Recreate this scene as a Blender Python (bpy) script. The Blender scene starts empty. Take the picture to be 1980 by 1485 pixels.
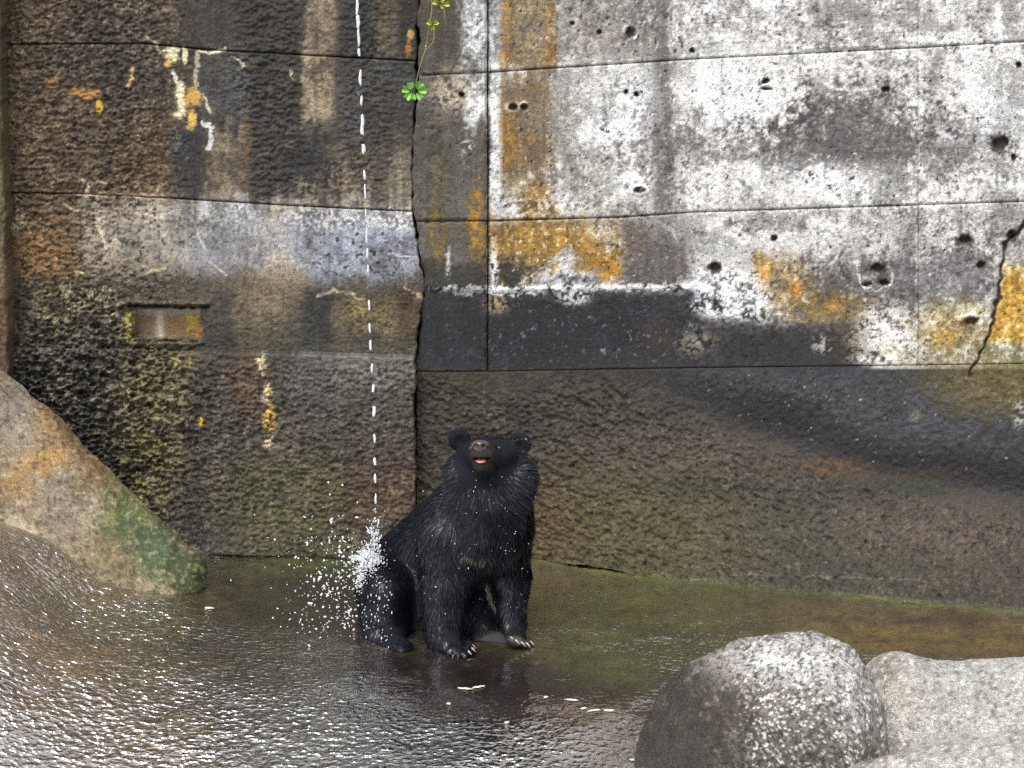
import bpy, math
import numpy as np
from mathutils import Vector

rng = np.random.default_rng(7)
scene = bpy.context.scene
COL = scene.collection

# ------------------------------------------------------------------ camera
W, H, F = 1980.0, 1485.0, 4900.0
PITCH = math.radians(13.2)
CAM = np.array([0.0, -12.0, 4.2])
FWD = np.array([0, math.cos(PITCH), -math.sin(PITCH)])
UPV = np.array([0, math.sin(PITCH), math.cos(PITCH)])
cam_data = bpy.data.cameras.new("camera")
cam = bpy.data.objects.new("camera", cam_data)
COL.objects.link(cam)
cam.location = CAM
cam.rotation_euler = (math.radians(90) - PITCH, 0, 0)
cam_data.sensor_width = 36.0
cam_data.lens = 36.0 * F / W
cam_data.clip_end = 500
scene.camera = cam

# ------------------------------------------------------------------ sky, sun, exposure
SUN_EL, SUN_AZ = math.radians(58), math.radians(200)   # azimuth clockwise from +Y: behind the camera
world = bpy.data.worlds.new("World")
scene.world = world
world.use_nodes = True
wn = world.node_tree.nodes
wl = world.node_tree.links
wn.clear()
w_out = wn.new("ShaderNodeOutputWorld")
w_bg = wn.new("ShaderNodeBackground")
w_sky = wn.new("ShaderNodeTexSky")
w_sky.sky_type = 'NISHITA'
w_sky.sun_disc = False
w_sky.sun_elevation = SUN_EL
w_sky.sun_rotation = SUN_AZ
w_sky.dust_density = 4.0
w_sky.air_density = 1.0
w_hsv = wn.new("ShaderNodeHueSaturation")
w_hsv.inputs['Saturation'].default_value = 0.12     # overcast: the cloud deck takes the blue out
wl.new(w_sky.outputs[0], w_hsv.inputs['Color'])
wl.new(w_hsv.outputs[0], w_bg.inputs['Color'])
w_bg.inputs['Strength'].default_value = 0.15
wl.new(w_bg.outputs[0], w_out.inputs['Surface'])

sun_data = bpy.data.lights.new("sun", 'SUN')
sun_data.energy = 1.5
sun_data.angle = math.radians(25)
sun_data.color = (1.0, 0.97, 0.93)
sun = bpy.data.objects.new("sun", sun_data)
COL.objects.link(sun)
sd = Vector((math.sin(SUN_AZ) * math.cos(SUN_EL), math.cos(SUN_AZ) * math.cos(SUN_EL), math.sin(SUN_EL)))
sun.rotation_euler = sd.to_track_quat('Z', 'Y').to_euler()
sun.location = (0, -6, 9)

scene.view_settings.view_transform = 'Standard'
scene.view_settings.look = 'None'
scene.view_settings.gamma = 1.0
scene.view_settings.use_curve_mapping = False
scene.view_settings.exposure = 0.5
scene.render.engine = 'CYCLES'
scene.cycles.use_denoising = False

# ------------------------------------------------------------------ pixel <-> world
def rays(px, py):
    px = np.asarray(px, float); py = np.asarray(py, float)
    a = (px - W / 2) / F; b = (H / 2 - py) / F
    return np.stack([a, FWD[1] + b * UPV[1], FWD[2] + b * UPV[2]], -1)
def at_Y(px, py, Y):
    d = rays(px, py); t = (np.asarray(Y, float) - CAM[1]) / d[..., 1]
    return CAM + d * t[..., None]
def at_Z(px, py, Z):
    d = rays(px, py); t = (np.asarray(Z, float) - CAM[2]) / d[..., 2]
    return CAM + d * t[..., None]
def project(P):
    D = np.asarray(P, float) - CAM
    dep = D @ FWD
    return W / 2 + F * D[..., 0] / dep, H / 2 - F * (D @ UPV) / dep
def P3(px, py, Y):
    return at_Y(np.array(px), np.array(py), np.array(Y))

# ------------------------------------------------------------------ noise
LAT = rng.uniform(-1, 1, (16, 256, 256)).astype(np.float32)
def vn(x, y, s=0):
    L = LAT[s % 16]
    x = np.asarray(x, np.float32) + 37.3 * s; y = np.asarray(y, np.float32) + 91.7 * s
    xi = np.floor(x).astype(np.int32); yi = np.floor(y).astype(np.int32)
    fx = x - xi; fy = y - yi
    fx = fx * fx * (3 - 2 * fx); fy = fy * fy * (3 - 2 * fy)
    x0 = xi & 255; x1 = (xi + 1) & 255; y0 = yi & 255; y1 = (yi + 1) & 255
    return (L[y0, x0] * (1 - fx) + L[y0, x1] * fx) * (1 - fy) + (L[y1, x0] * (1 - fx) + L[y1, x1] * fx) * fy
def fbm(x, y, s=0, o=4):
    r = 0; a = 1.0; t = 0
    for i in range(o):
        r = r + a * vn(x * 2 ** i, y * 2 ** i, s + i); t += a; a *= 0.55
    return r / t * 1.6
def vn3(P, s=0):
    return (vn(P[..., 0], P[..., 1], s) + vn(P[..., 1] + 11, P[..., 2], s + 1) + vn(P[..., 2] + 23, P[..., 0], s + 2)) / 2
def fbm3(P, s=0, o=3):
    r = 0; a = 1.0
    for i in range(o):
        r = r + a * vn3(P * 2 ** i, s + 3 * i); a *= 0.55
    return r
def sstep(a, b, x):
    t = np.clip((x - a) / (b - a), 0, 1)
    return t * t * (3 - 2 * t)
def s2l(c):
    c = np.asarray(c, float)
    return np.where(c <= 0.04045, c / 12.92, ((c + 0.055) / 1.055) ** 2.4)

# ------------------------------------------------------------------ mesh helpers
def make_mesh(name, verts, quads=None, tris=None, smooth=True):
    verts = np.ascontiguousarray(verts, np.float32)
    me = bpy.data.meshes.new(name)
    nq = 0 if quads is None else len(quads); nt = 0 if tris is None else len(tris)
    me.vertices.add(len(verts)); me.vertices.foreach_set("co", verts.ravel())
    me.loops.add(nq * 4 + nt * 3); me.polygons.add(nq + nt)
    li = []; st = []; tot = []
    if nq:
        li.append(np.asarray(quads, np.int32).ravel()); st.append(np.arange(nq) * 4); tot.append(np.full(nq, 4))
    if nt:
        li.append(np.asarray(tris, np.int32).ravel()); st.append(nq * 4 + np.arange(nt) * 3); tot.append(np.full(nt, 3))
    me.loops.foreach_set("vertex_index", np.concatenate(li).astype(np.int32))
    me.polygons.foreach_set("loop_start", np.concatenate(st).astype(np.int32))
    me.polygons.foreach_set("loop_total", np.concatenate(tot).astype(np.int32))
    me.polygons.foreach_set("use_smooth", np.full(nq + nt, smooth))
    me.update(calc_edges=True)
    me.validate()
    return me
def set_col(me, rgb, a=None, name="Col"):
    n = len(me.vertices)
    arr = np.ones((n, 4), np.float32); arr[:, :3] = rgb
    if a is not None: arr[:, 3] = a
    at = me.color_attributes.new(name, 'FLOAT_COLOR', 'POINT')
    at.data.foreach_set("color", arr.ravel())
ORG = {}
def link(name, me, mat, parent=None, origin=None, **props):
    o = bpy.data.objects.new(name, me); COL.objects.link(o)
    if mat is not None: me.materials.append(mat)
    if parent is not None:
        o.parent = parent; org = ORG[parent.name]
    else:
        org = np.zeros(3) if origin is None else np.asarray(origin, float); o.location = org
    ORG[o.name] = org
    if np.any(org):
        co = np.empty(len(me.vertices) * 3, np.float32); me.vertices.foreach_get("co", co)
        co = co.reshape(-1, 3) - org.astype(np.float32); me.vertices.foreach_set("co", co.ravel()); me.update()
    for k, v in props.items(): o[k] = v
    return o
def empty(name, loc, **props):
    o = bpy.data.objects.new(name, None); COL.objects.link(o); o.location = loc
    o.empty_display_size = 0.2; ORG[o.name] = np.asarray(loc, float)
    for k, v in props.items(): o[k] = v
    return o
def grid_quads(nx, ny):
    i, j = np.meshgrid(np.arange(nx - 1), np.arange(ny - 1), indexing='ij')
    a = (i * ny + j).ravel()
    return np.stack([a, a + 1, a + ny + 1, a + ny], -1)

# ------------------------------------------------------------------ implicit surfaces -> mesh
def smin(a, b, k):
    h = np.clip(0.5 + 0.5 * (b - a) / k, 0, 1)
    return b * (1 - h) + a * h - k * h * (1 - h)
def d_cone(P, a, b, ra, rb):
    a = np.asarray(a, np.float32); b = np.asarray(b, np.float32); ab = b - a
    h = np.clip(((P - a) @ ab) / float(ab @ ab), 0, 1)
    return np.linalg.norm(P - a - h[..., None] * ab, axis=-1) - (ra + (rb - ra) * h)
def d_ell(P, c, r, rot=None):
    q = P - np.asarray(c, np.float32)
    if rot is not None: q = q @ rot
    r = np.asarray(r, np.float32)
    k0 = np.linalg.norm(q / r, axis=-1); k1 = np.linalg.norm(q / (r * r), axis=-1) + 1e-9
    return k0 * (k0 - 1) / k1
class Sdf:
    def __init__(s, lo, hi, h):
        s.h = h; s.lo = np.asarray(lo, float)
        s.n = np.ceil((np.asarray(hi) - s.lo) / h).astype(int) + 1
        s.f = np.full(s.n, 9.0, np.float32); s.prims = []
    def box(s, lo, hi):
        i0 = np.clip(np.floor((lo - s.lo) / s.h).astype(int), 0, s.n); i1 = np.clip(np.ceil((hi - s.lo) / s.h).astype(int) + 1, 0, s.n)
        g = [s.lo[k] + s.h * np.arange(i0[k], i1[k]) for k in range(3)]
        if min(len(q) for q in g) == 0: return None, None
        P = np.stack(np.meshgrid(*g, indexing='ij'), -1).astype(np.float32)
        return tuple(slice(i0[k], i1[k]) for k in range(3)), P
    def apply(s, fn, lo, hi, k, sub=False):
        pad = 0.05 + k
        sl, P = s.box(np.asarray(lo) - pad, np.asarray(hi) + pad)
        if P is None: return
        d = fn(P)
        if sub: s.f[sl] = -smin(-s.f[sl], d, k)
        else: s.f[sl] = smin(s.f[sl], d, k)
    def cone(s, a, b, ra, rb, k=0.05, sub=False):
        a = np.asarray(a, float); b = np.asarray(b, float); r = max(ra, rb)
        s.apply(lambda P: d_cone(P, a, b, ra, rb), np.minimum(a, b) - r, np.maximum(a, b) + r, k, sub)
    def ell(s, c, r, k=0.05, sub=False, rot=None):
        c = np.asarray(c, float); m = max(r)
        s.apply(lambda P: d_ell(P, c, r, rot), c - m, c + m, k, sub)
    def mesh(s):
        f = s.f; S = f < 0; nx, ny, nz = f.shape
        cnt = np.zeros((nx - 1, ny - 1, nz - 1), np.int8)
        cs = [(i, j, k) for i in (0, 1) for j in (0, 1) for k in (0, 1)]
        for i, j, k in cs: cnt += S[i:nx - 1 + i, j:ny - 1 + j, k:nz - 1 + k]
        act = (cnt > 0) & (cnt < 8)
        I = np.argwhere(act); n = len(I)
        idx = np.full(act.shape, -1, np.int32); idx[act] = np.arange(n)
        val = {c: f[I[:, 0] + c[0], I[:, 1] + c[1], I[:, 2] + c[2]] for c in cs}
        acc = np.zeros((n, 3)); num = np.zeros(n)
        for a in cs:
            for ax in range(3):
                if a[ax] == 0:
                    b = list(a); b[ax] = 1; b = tuple(b)
                    va, vb = val[a], val[b]; m = (va < 0) != (vb < 0)
                    t = np.where(m, va / np.where(m, va - vb, 1), 0)
                    p = np.array(a, float)[None] + 0 * acc; p[:, ax] += t
                    acc += p * m[:, None]; num += m
        V = (I + acc / num[:, None]) * s.h + s.lo
        Q = []
        for ax in range(3):
            o1, o2 = (ax + 1) % 3, (ax + 2) % 3
            sa = [slice(None)] * 3; sb = [slice(None)] * 3
            sa[ax] = slice(0, -1); sb[ax] = slice(1, None)
            ea = S[tuple(sa)]; eb = S[tuple(sb)]
            E = np.argwhere(ea != eb)
            ok = (E[:, o1] > 0) & (E[:, o2] > 0) & (E[:, o1] < f.shape[o1] - 1) & (E[:, o2] < f.shape[o2] - 1)
            E = E[ok]; flip = ea[tuple(E.T)]
            def cell(d1, d2):
                c = E.copy(); c[:, o1] += d1; c[:, o2] += d2
                return idx[tuple(c.T)]
            q = np.stack([cell(-1, -1), cell(0, -1), cell(0, 0), cell(-1, 0)], -1)
            q[~flip] = q[~flip][:, ::-1]
            Q.append(q)
        return V, np.concatenate(Q)
    def sample(s, P):
        g = (P - s.lo) / s.h; i = np.clip(np.floor(g).astype(int), 0, s.n - 2); t = g - i
        r = 0
        for a in (0, 1):
            for b in (0, 1):
                for c in (0, 1):
                    w = (t[..., 0] if a else 1 - t[..., 0]) * (t[..., 1] if b else 1 - t[..., 1]) * (t[..., 2] if c else 1 - t[..., 2])
                    r = r + w * s.f[i[..., 0] + a, i[..., 1] + b, i[..., 2] + c]
        return r
    def grad(s, P, e=None):
        e = e or s.h
        g = np.stack([s.sample(P + e * np.eye(3)[k]) - s.sample(P - e * np.eye(3)[k]) for k in range(3)], -1)
        return g / (np.linalg.norm(g, axis=-1, keepdims=True) + 1e-9)
    def hit(s, px, py, y0=-0.6, y1=1.2):
        Y = np.arange(y0, y1, 0.002); P = at_Y(np.full(len(Y), px), np.full(len(Y), py), Y)
        d = s.sample(P); w = np.where(d < 0)[0]
        return P[w[0]] if len(w) else P[len(P) // 2]

# ------------------------------------------------------------------ materials
def new_mat(name):
    m = bpy.data.materials.new(name); m.use_nodes = True
    nt = m.node_tree; b = nt.nodes["Principled BSDF"]
    return m, nt, b
def nd(nt, t, **kw):
    n = nt.nodes.new(t)
    for k, v in kw.items(): setattr(n, k, v)
    return n
def pos_node(nt, scale=(1, 1, 1)):
    g = nd(nt, "ShaderNodeNewGeometry"); mp = nd(nt, "ShaderNodeMapping")
    mp.inputs['Scale'].default_value = scale
    nt.links.new(g.outputs['Position'], mp.inputs['Vector'])
    return mp.outputs['Vector']
def noise_node(nt, vec, scale, detail=4, rough=0.6):
    n = nd(nt, "ShaderNodeTexNoise"); n.inputs['Scale'].default_value = scale
    n.inputs['Detail'].default_value = detail; n.inputs['Roughness'].default_value = rough
    nt.links.new(vec, n.inputs['Vector'])
    return n.outputs['Fac']
def mapr(nt, sock, a, b, c, d):
    n = nd(nt, "ShaderNodeMapRange"); n.inputs[1].default_value = a; n.inputs[2].default_value = b
    n.inputs[3].default_value = c; n.inputs[4].default_value = d
    nt.links.new(sock, n.inputs[0]); return n.outputs[0]
def math_n(nt, op, a, b):
    n = nd(nt, "ShaderNodeMath", operation=op)
    for i, s in enumerate((a, b)):
        if isinstance(s, (int, float)): n.inputs[i].default_value = s
        else: nt.links.new(s, n.inputs[i])
    return n.outputs[0]
def surface_mat(name, s1, s2, amp1, amp2, bump_d, rough_dry, rough_wet, spec=0.5, coat=0.0, coat_bump=None, coat_rough=0.1):
    """colour attribute (stains, wear, some painted light and shade) x fine grain; roughness follows the attribute's alpha (1 = dry, 0 = wet)"""
    m, nt, b = new_mat(name); L = nt.links
    at = nd(nt, "ShaderNodeAttribute", attribute_name="Col")
    v = pos_node(nt)
    n1 = noise_node(nt, v, s1, 5, 0.7); n2 = noise_node(nt, v, s2, 3, 0.7)
    f = math_n(nt, 'MULTIPLY', mapr(nt, n1, 0.25, 0.75, 1 - amp1, 1 + amp1), mapr(nt, n2, 0.25, 0.75, 1 - amp2, 1 + amp2))
    mx = nd(nt, "ShaderNodeVectorMath", operation='SCALE')
    L.new(at.outputs['Color'], mx.inputs[0]); L.new(f, mx.inputs['Scale'])
    L.new(mx.outputs[0], b.inputs['Base Color'])
    L.new(mapr(nt, at.outputs['Alpha'], 0, 1, rough_wet, rough_dry), b.inputs['Roughness'])
    b.inputs['Specular IOR Level'].default_value = spec
    bp = nd(nt, "ShaderNodeBump"); bp.inputs['Distance'].default_value = bump_d; bp.inputs['Strength'].default_value = 0.8
    L.new(math_n(nt, 'ADD', n1, math_n(nt, 'MULTIPLY', n2, 0.5)), bp.inputs['Height'])
    L.new(bp.outputs[0], b.inputs['Normal'])
    if coat:
        b.inputs['Coat Weight'].default_value = coat; b.inputs['Coat Roughness'].default_value = coat_rough
        b.inputs['Coat IOR'].default_value = 1.33
        if coat_bump:
            c1 = noise_node(nt, pos_node(nt, coat_bump[0]), coat_bump[1], 4, 0.6)
            cb = nd(nt, "ShaderNodeBump"); cb.inputs['Distance'].default_value = coat_bump[2]
            L.new(c1, cb.inputs['Height']); L.new(cb.outputs[0], b.inputs['Coat Normal'])
    return m
def plain_mat(name, rgb, rough=0.5, spec=0.5, trans=0.0, amp=0.2, scale=60.0, ior=1.45):
    m, nt, b = new_mat(name); L = nt.links
    n = noise_node(nt, pos_node(nt), scale, 4)
    mx = nd(nt, "ShaderNodeVectorMath", operation='SCALE')
    mx.inputs[0].default_value = rgb
    L.new(mapr(nt, n, 0.3, 0.7, 1 - amp, 1 + amp), mx.inputs['Scale'])
    L.new(mx.outputs[0], b.inputs['Base Color'])
    b.inputs['Roughness'].default_value = rough; b.inputs['Specular IOR Level'].default_value = spec
    b.inputs['Transmission Weight'].default_value = trans; b.inputs['IOR'].default_value = ior
    return m
#@@MATERIALS
M_wall = surface_mat("stained_concrete", 60, 170, 0.34, 0.36, 0.013, 0.9, 0.42)
M_backing = plain_mat("backing_dark", (0.03, 0.028, 0.025), 0.9)
M_rock = surface_mat("painted_rock", 80, 200, 0.40, 0.50, 0.012, 0.85, 0.35)
M_boulder = surface_mat("wet_boulder", 60, 150, 0.7, 0.55, 0.016, 0.6, 0.3, coat=0.9, coat_bump=((1, 1, 1), 60, 0.035), coat_rough=0.10)
M_ledge = surface_mat("granular_cement", 75, 150, 0.38, 0.5, 0.012, 0.9, 0.6)
M_ground = surface_mat("wet_floor", 40, 130, 0.25, 0.3, 0.006, 0.7, 0.4)

# ------------------------------------------------------------------ painting of stains and some light and shade (surface colour), in photo pixels on the surface
class Paint:
    def __init__(s, px, py, base):
        s.x = np.asarray(px, np.float32); s.y = np.asarray(py, np.float32)
        s.c = np.empty((len(s.x), 3), np.float32); s.c[:] = np.array(base) / 255.0
        s.dry = np.ones(len(s.x), np.float32)
        x, y = s.x, s.y
        s.nb = fbm(x / 70, y / 70, 1, 4)            # large blotches
        s.nm = fbm(x / 18, y / 18, 3, 4)            # medium
        s.nf = fbm(x / 5, y / 5, 5, 2)              # fine
        s.nv = fbm(x / 9, y / 120, 7, 4)            # vertical run marks
        s.nh = fbm(x / 60, y / 10, 9, 3)
        s.wx = x + 10 * s.nm + 3 * s.nf; s.wy = y + 10 * fbm(x / 18, y / 18, 11, 4) + 3 * vn(x / 5, y / 5, 12)
    def put(s, m, rgb, op=1.0):
        m = np.clip(m * op, 0, 1)[:, None]
        s.c += (np.array(rgb, np.float32) / 255.0 - s.c) * m
    def ell(s, cx, cy, rx, ry, rgb, op=1.0, soft=0.5, rag=0.5, ang=0.0, brk=0.0):
        dx, dy = s.x - cx, s.y - cy
        if ang:
            c, n = math.cos(math.radians(ang)), math.sin(math.radians(ang)); dx, dy = dx * c + dy * n, -dx * n + dy * c
        r = np.sqrt((dx / rx) ** 2 + (dy / ry) ** 2) + rag * (0.45 * s.nm + 0.35 * s.nf + 0.2 * s.nb)
        m = 1 - sstep(1 - soft, 1 + soft, r)
        if brk: m = m * sstep(-0.25, 0.25, s.nm * 0.6 + s.nf * 0.7 + (0.6 - brk))
        s.put(m, rgb, op)
    def rect(s, x0, x1, y0, y1, rgb, op=1.0, sx=14, sy=30, vert=0.5, brk=0.0):
        wx = s.x + 9 * s.nm * (1 - vert) + 8 * s.nv * vert + 3 * s.nf
        wy = s.y + 14 * s.nm + (60 * s.nv * vert if sy > 20 else 0)
        m = sstep(x0 - sx, x0 + sx, wx) * (1 - sstep(x1 - sx, x1 + sx, wx)) * sstep(y0 - sy, y0 + sy, wy) * (1 - sstep(y1 - sy, y1 + sy, wy))
        m = m * np.clip(0.9 + 0.35 * s.nb + 0.35 * s.nm + 0.2 * s.nf, 0, 1)
        if brk: m = m * sstep(-0.25, 0.25, s.nm * 0.6 + s.nf * 0.7 + (0.6 - brk))
        s.put(m, rgb, op)
    def dist(s, pts, warp=1.0):
        X = s.x + warp * (4 * s.nm + 2 * s.nf); Y = s.y + warp * 4 * fbm(s.x / 14, s.y / 14, 13, 3)
        d = np.full(len(X), 1e9, np.float32)
        for (x0, y0), (x1, y1) in zip(pts[:-1], pts[1:]):
            ax, ay = x1 - x0, y1 - y0; t = np.clip(((X - x0) * ax + (Y - y0) * ay) / (ax * ax + ay * ay), 0, 1)
            d = np.minimum(d, np.hypot(X - x0 - t * ax, Y - y0 - t * ay))
        return d
    def line(s, pts, w, rgb, op=1.0, warp=1.0, soft=1.5, brk=0.0):
        m = 1 - sstep(w - soft, w + soft, s.dist(pts, warp) + 0.8 * w * s.nf * min(warp, 1))
        if brk: m = m * sstep(-0.25, 0.25, s.nm * 0.8 + s.nf * 0.5 + (0.6 - brk))
        s.put(m, rgb, op)
    def mottle(s, amp_b, amp_m, amp_f, amp_v):
        k = 1 + amp_b * s.nb + amp_m * s.nm + amp_f * s.nf + amp_v * s.nv
        s.c *= np.clip(k, 0.3, 1.9)[:, None]
    def speck(s, dens, rgb, op, scale=9, seed=2, region=None):
        n = vn(s.x / scale, s.y / scale, seed) + 0.5 * vn(s.x / scale * 2.3, s.y / scale * 2.3, seed + 4)
        m = sstep(dens, dens + 0.18, n)
        if region is not None: m = m * region
        s.put(m, rgb, op)
    def curve(s, dark=0.76, sat=1.0):
        l = s.c.mean(1, keepdims=True)
        s.c = np.clip(l + (s.c - l) * sat, 0, 1) * (dark + (1 - dark) * sstep(0.30, 0.82, l))
    def lin(s): return s2l(np.clip(s.c, 0.01, 0.97))
def ellm(x, y, cx, cy, rx, ry, soft=0.5):
    return 1 - sstep(1 - soft, 1 + soft, np.sqrt(((x - cx) / rx) ** 2 + ((y - cy) / ry) ** 2))

def interp(pts):
    a = np.array(pts, float)
    return lambda t: np.interp(t, a[:, 0], a[:, 1])

# ------------------------------------------------------------------ concrete wall with the drain opening
def relief_dark(x, y):
    """height of the cast surface towards the camera, metres"""
    R = 0.22 + 0.55 * (1 - sstep(250, 380, x)) + 0.45 * ellm(x, y, 520, 200, 80, 260) + 0.3 * ellm(x, y, 700, 180, 60, 200)
    R = R + 0.9 * ellm(x, y, 190, 780, 190, 180, 0.4) + 0.35 * sstep(680, 720, y) + 0.25 * ellm(x, y, 450, 860, 120, 120)
    R = R * (1 - 0.8 * ellm(x, y, 520, 470, 340, 85, 0.35)) * (1 - 0.75 * ellm(x, y, 430, 310, 55, 110)) * (1 - 0.75 * ellm(x, y, 410, 60, 45, 80))
    R = R * (1 - 0.6 * ellm(x, y, 620, 160, 45, 160))
    xx = x + 5 * fbm(x / 30, y / 30, 2, 2)
    lump = 0.8 * vn(xx / 7, y / 4.3, 1) + 0.4 * vn(x / 4.4, y / 3.2, 4) + 0.45 * vn(x / 16, y / 8, 6)
    h = 0.0195 * R * lump + 0.003 * fbm(x / 60, y / 60, 8, 3) + 0.0012 * vn(x / 5, y / 5, 9)
    # deep pits round the drain opening
    pit = sstep(0.25, 0.65, fbm(x / 17, y / 11, 10, 3)) * (ellm(x, y, 190, 700, 190, 110) + 0.7 * ellm(x, y, 300, 830, 90, 130))
    h = h - 0.030 * np.clip(pit, 0, 1)
    # the opening, with its overhanging lip
    xs = x + 4 * vn(x / 16, y / 9, 3); ys = y + 3 * vn(x / 14, y / 12, 5)
    n = sstep(258, 264, xs) * (1 - sstep(386, 394, xs)) * sstep(594 - (xs - 258) * 0.02, 598 - (xs - 258) * 0.02, ys) * (1 - sstep(650, 657, ys))
    h = h * (1 - n) - 0.085 * n
    lip = np.exp(-((y - 588) / 5.0) ** 2) * sstep(225, 250, x) * (1 - sstep(395, 410, x))
    sill = np.exp(-((y - 664) / 7.0) ** 2) * sstep(235, 260, x) * (1 - sstep(380, 400, x))
    slot = np.exp(-((y - 592 - 2 * vn(x / 11, 0 * x, 3)) / 2.4) ** 2) * sstep(244, 252, x) * (1 - sstep(398, 408, x))
    slot2 = np.exp(-((y - 659 - 2 * vn(x / 9, 0 * x, 5)) / 2.2) ** 2) * sstep(262, 290, x) * (1 - sstep(376, 390, x))
    h = h + 0.04 * lip + 0.03 * sill - 0.11 * slot - 0.05 * slot2
    return h
def paint_dark(x, y):
    p = Paint(x, y, (74, 68, 60)); E, R, Ln = p.ell, p.rect, p.line
    # rows of the wall from the top, brown rough area first
    R(-400, 350, -400, 400, (86, 73, 57), 0.9, 40, 60)
    E(70, 260, 120, 260, (98, 82, 62), 0.7, 0.6, 0.8)
    E(230, 90, 120, 90, (70, 64, 58), 0.7, 0.6, 0.8)
    E(290, 330, 60, 80, (92, 70, 46), 0.7, 0.6, 0.6)
    R(375, 445, -400, 100, (62, 60, 60), 0.9, 10, 15)
    R(445, 585, -400, 400, (56, 54, 52), 0.8, 14, 20)
    R(590, 655, -400, 108, (150, 134, 110), 0.85, 12, 15)
    R(655, 725, -400, 112, (48, 48, 48), 0.9, 12, 15)
    R(728, 768, -400, 112, (100, 89, 70), 0.8, 10, 15)
    R(772, 815, -400, 112, (46, 43, 40), 0.9, 8, 10)
    R(380, 480, 100, 235, (82, 81, 83), 0.85, 14, 30)
    R(400, 478, 235, 400, (142, 128, 108), 0.95, 14, 22)
    R(470, 486, 240, 400, (110, 82, 52), 0.6, 8, 30)
    R(335, 395, 245, 400, (46, 48, 53), 0.95, 9, 14)
    R(585, 648, 108, 235, (154, 138, 112), 0.9, 9, 20)
    R(655, 812, 112, 270, (68, 70, 75), 0.75, 18, 40)
    R(560, 815, 255, 410, (76, 70, 62), 0.6, 20, 30)
    E(600, 300, 45, 55, (44, 44, 46), 0.9, 0.3, 1.0)
    E(680, 350, 70, 60, (124, 112, 92), 0.8, 0.5, 1.1, brk=0.6)
    E(590, 370, 30, 40, (128, 118, 98), 0.8, 0.5, 1.1, brk=0.6)
    E(780, 350, 35, 60, (140, 130, 112), 0.8, 0.4, 1.0)
    E(735, 200, 50, 40, (64, 58, 54), 0.5, 0.6, 0.8)
    # pale third row
    R(160, 820, 388, 530, (168, 160, 148), 0.95, 30, 28, 0.2)
    E(230, 470, 120, 70, (150, 138, 116), 0.7, 0.6, 0.9)
    R(360, 500, 398, 520, (142, 148, 166), 0.7, 30, 22, 0.3)
    R(560, 820, 420, 545, (146, 152, 168), 0.9, 30, 24, 0.3)
    E(435, 412, 60, 20, (226, 228, 232), 0.9, 0.4, 0.9, brk=0.45)
    E(650, 428, 90, 22, (222, 220, 220), 0.9, 0.4, 0.9, brk=0.4)
    E(770, 425, 60, 25, (225, 222, 220), 0.9, 0.4, 0.8, brk=0.35)
    E(580, 410, 30, 14, (205, 205, 206), 0.8, 0.5, 0.8, brk=0.5)
    E(520, 500, 70, 45, (176, 160, 132), 0.75, 0.6, 0.7)
    E(330, 440, 60, 35, (182, 174, 160), 0.7, 0.5, 0.9)
    E(330, 450, 190, 58, (176, 170, 160), 0.6, 0.5, 0.7); E(480, 470, 120, 60, (158, 160, 168), 0.6, 0.5, 0.7); E(690, 480, 140, 68, (160, 165, 178), 0.7, 0.4, 0.6)
    E(640, 425, 110, 18, (218, 217, 217), 0.7, 0.5, 1.0, brk=0.4); E(770, 425, 55, 22, (224, 222, 220), 0.7, 0.5, 1.0, brk=0.4)
    p.speck(0.55, (50, 48, 48), 0.85, 8, 2, ellm(x, y, 690, 490, 90, 60) * 0.9 + ellm(x, y, 250, 450, 130, 60) * 0.8)
    R(-400, 150, 400, 560, (112, 86, 58), 0.9, 26, 30, 0.4)
    E(90, 490, 55, 60, (150, 112, 68), 0.85, 0.6, 0.6)
    E(30, 430, 25, 30, (190, 178, 148), 0.8, 0.4, 1.0, brk=0.5)
    # dark band under it
    R(150, 830, 548, 690, (80, 74, 60), 0.95, 30, 22, 0.4)
    E(480, 585, 85, 45, (140, 126, 100), 0.8, 0.6, 0.7)
    E(560, 540, 40, 25, (150, 138, 112), 0.7, 0.6, 0.7)
    R(395, 450, 560, 690, (56, 54, 54), 0.85, 14, 20)
    R(585, 645, 565, 690, (46, 45, 46), 0.9, 10, 14)
    E(720, 620, 85, 48, (122, 108, 66), 0.8, 0.5, 1.1, brk=0.55)
    E(690, 600, 30, 22, (158, 138, 84), 0.7, 0.5, 1.2, brk=0.6)
    E(790, 600, 30, 40, (84, 66, 48), 0.8, 0.5, 0.9)
    E(700, 670, 120, 22, (62, 57, 44), 0.8, 0.5, 0.7)
    Ln([(612, 572), (640, 563), (680, 565), (702, 580)], 2.2, (188, 172, 146), 0.9)
    Ln([(770, 553), (800, 568), (818, 575)], 3.2, (196, 176, 130), 0.9, brk=0.4)
    # lichen-speckled corner
    R(-400, 235, 545, 740, (66, 62, 52), 0.85, 30, 30, 0.3)
    E(165, 570, 75, 45, (184, 172, 132), 0.9, 0.5, 1.3, brk=0.75)
    E(215, 600, 60, 60, (178, 168, 136), 0.9, 0.5, 1.4, brk=0.85)
    E(100, 600, 50, 45, (188, 178, 124), 0.9, 0.4, 1.2, brk=0.7)
    E(60, 650, 80, 70, (104, 104, 92), 0.8, 0.6, 1.2, brk=0.8)
    R(-400, 235, 690, 1100, (50, 49, 46), 0.9, 24, 30)
    E(180, 760, 150, 130, (152, 150, 132), 0.85, 0.6, 1.0, brk=0.95)
    E(300, 800, 85, 170, (136, 127, 90), 0.9, 0.5, 0.8, brk=0.3)
    E(275, 940, 60, 90, (150, 142, 82), 0.85, 0.5, 0.9, brk=0.6)
    E(310, 740, 60, 60, (134, 126, 90), 0.8, 0.5, 0.6)
    R(365, 425, 690, 1100, (52, 50, 46), 0.75, 14, 40)
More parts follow.
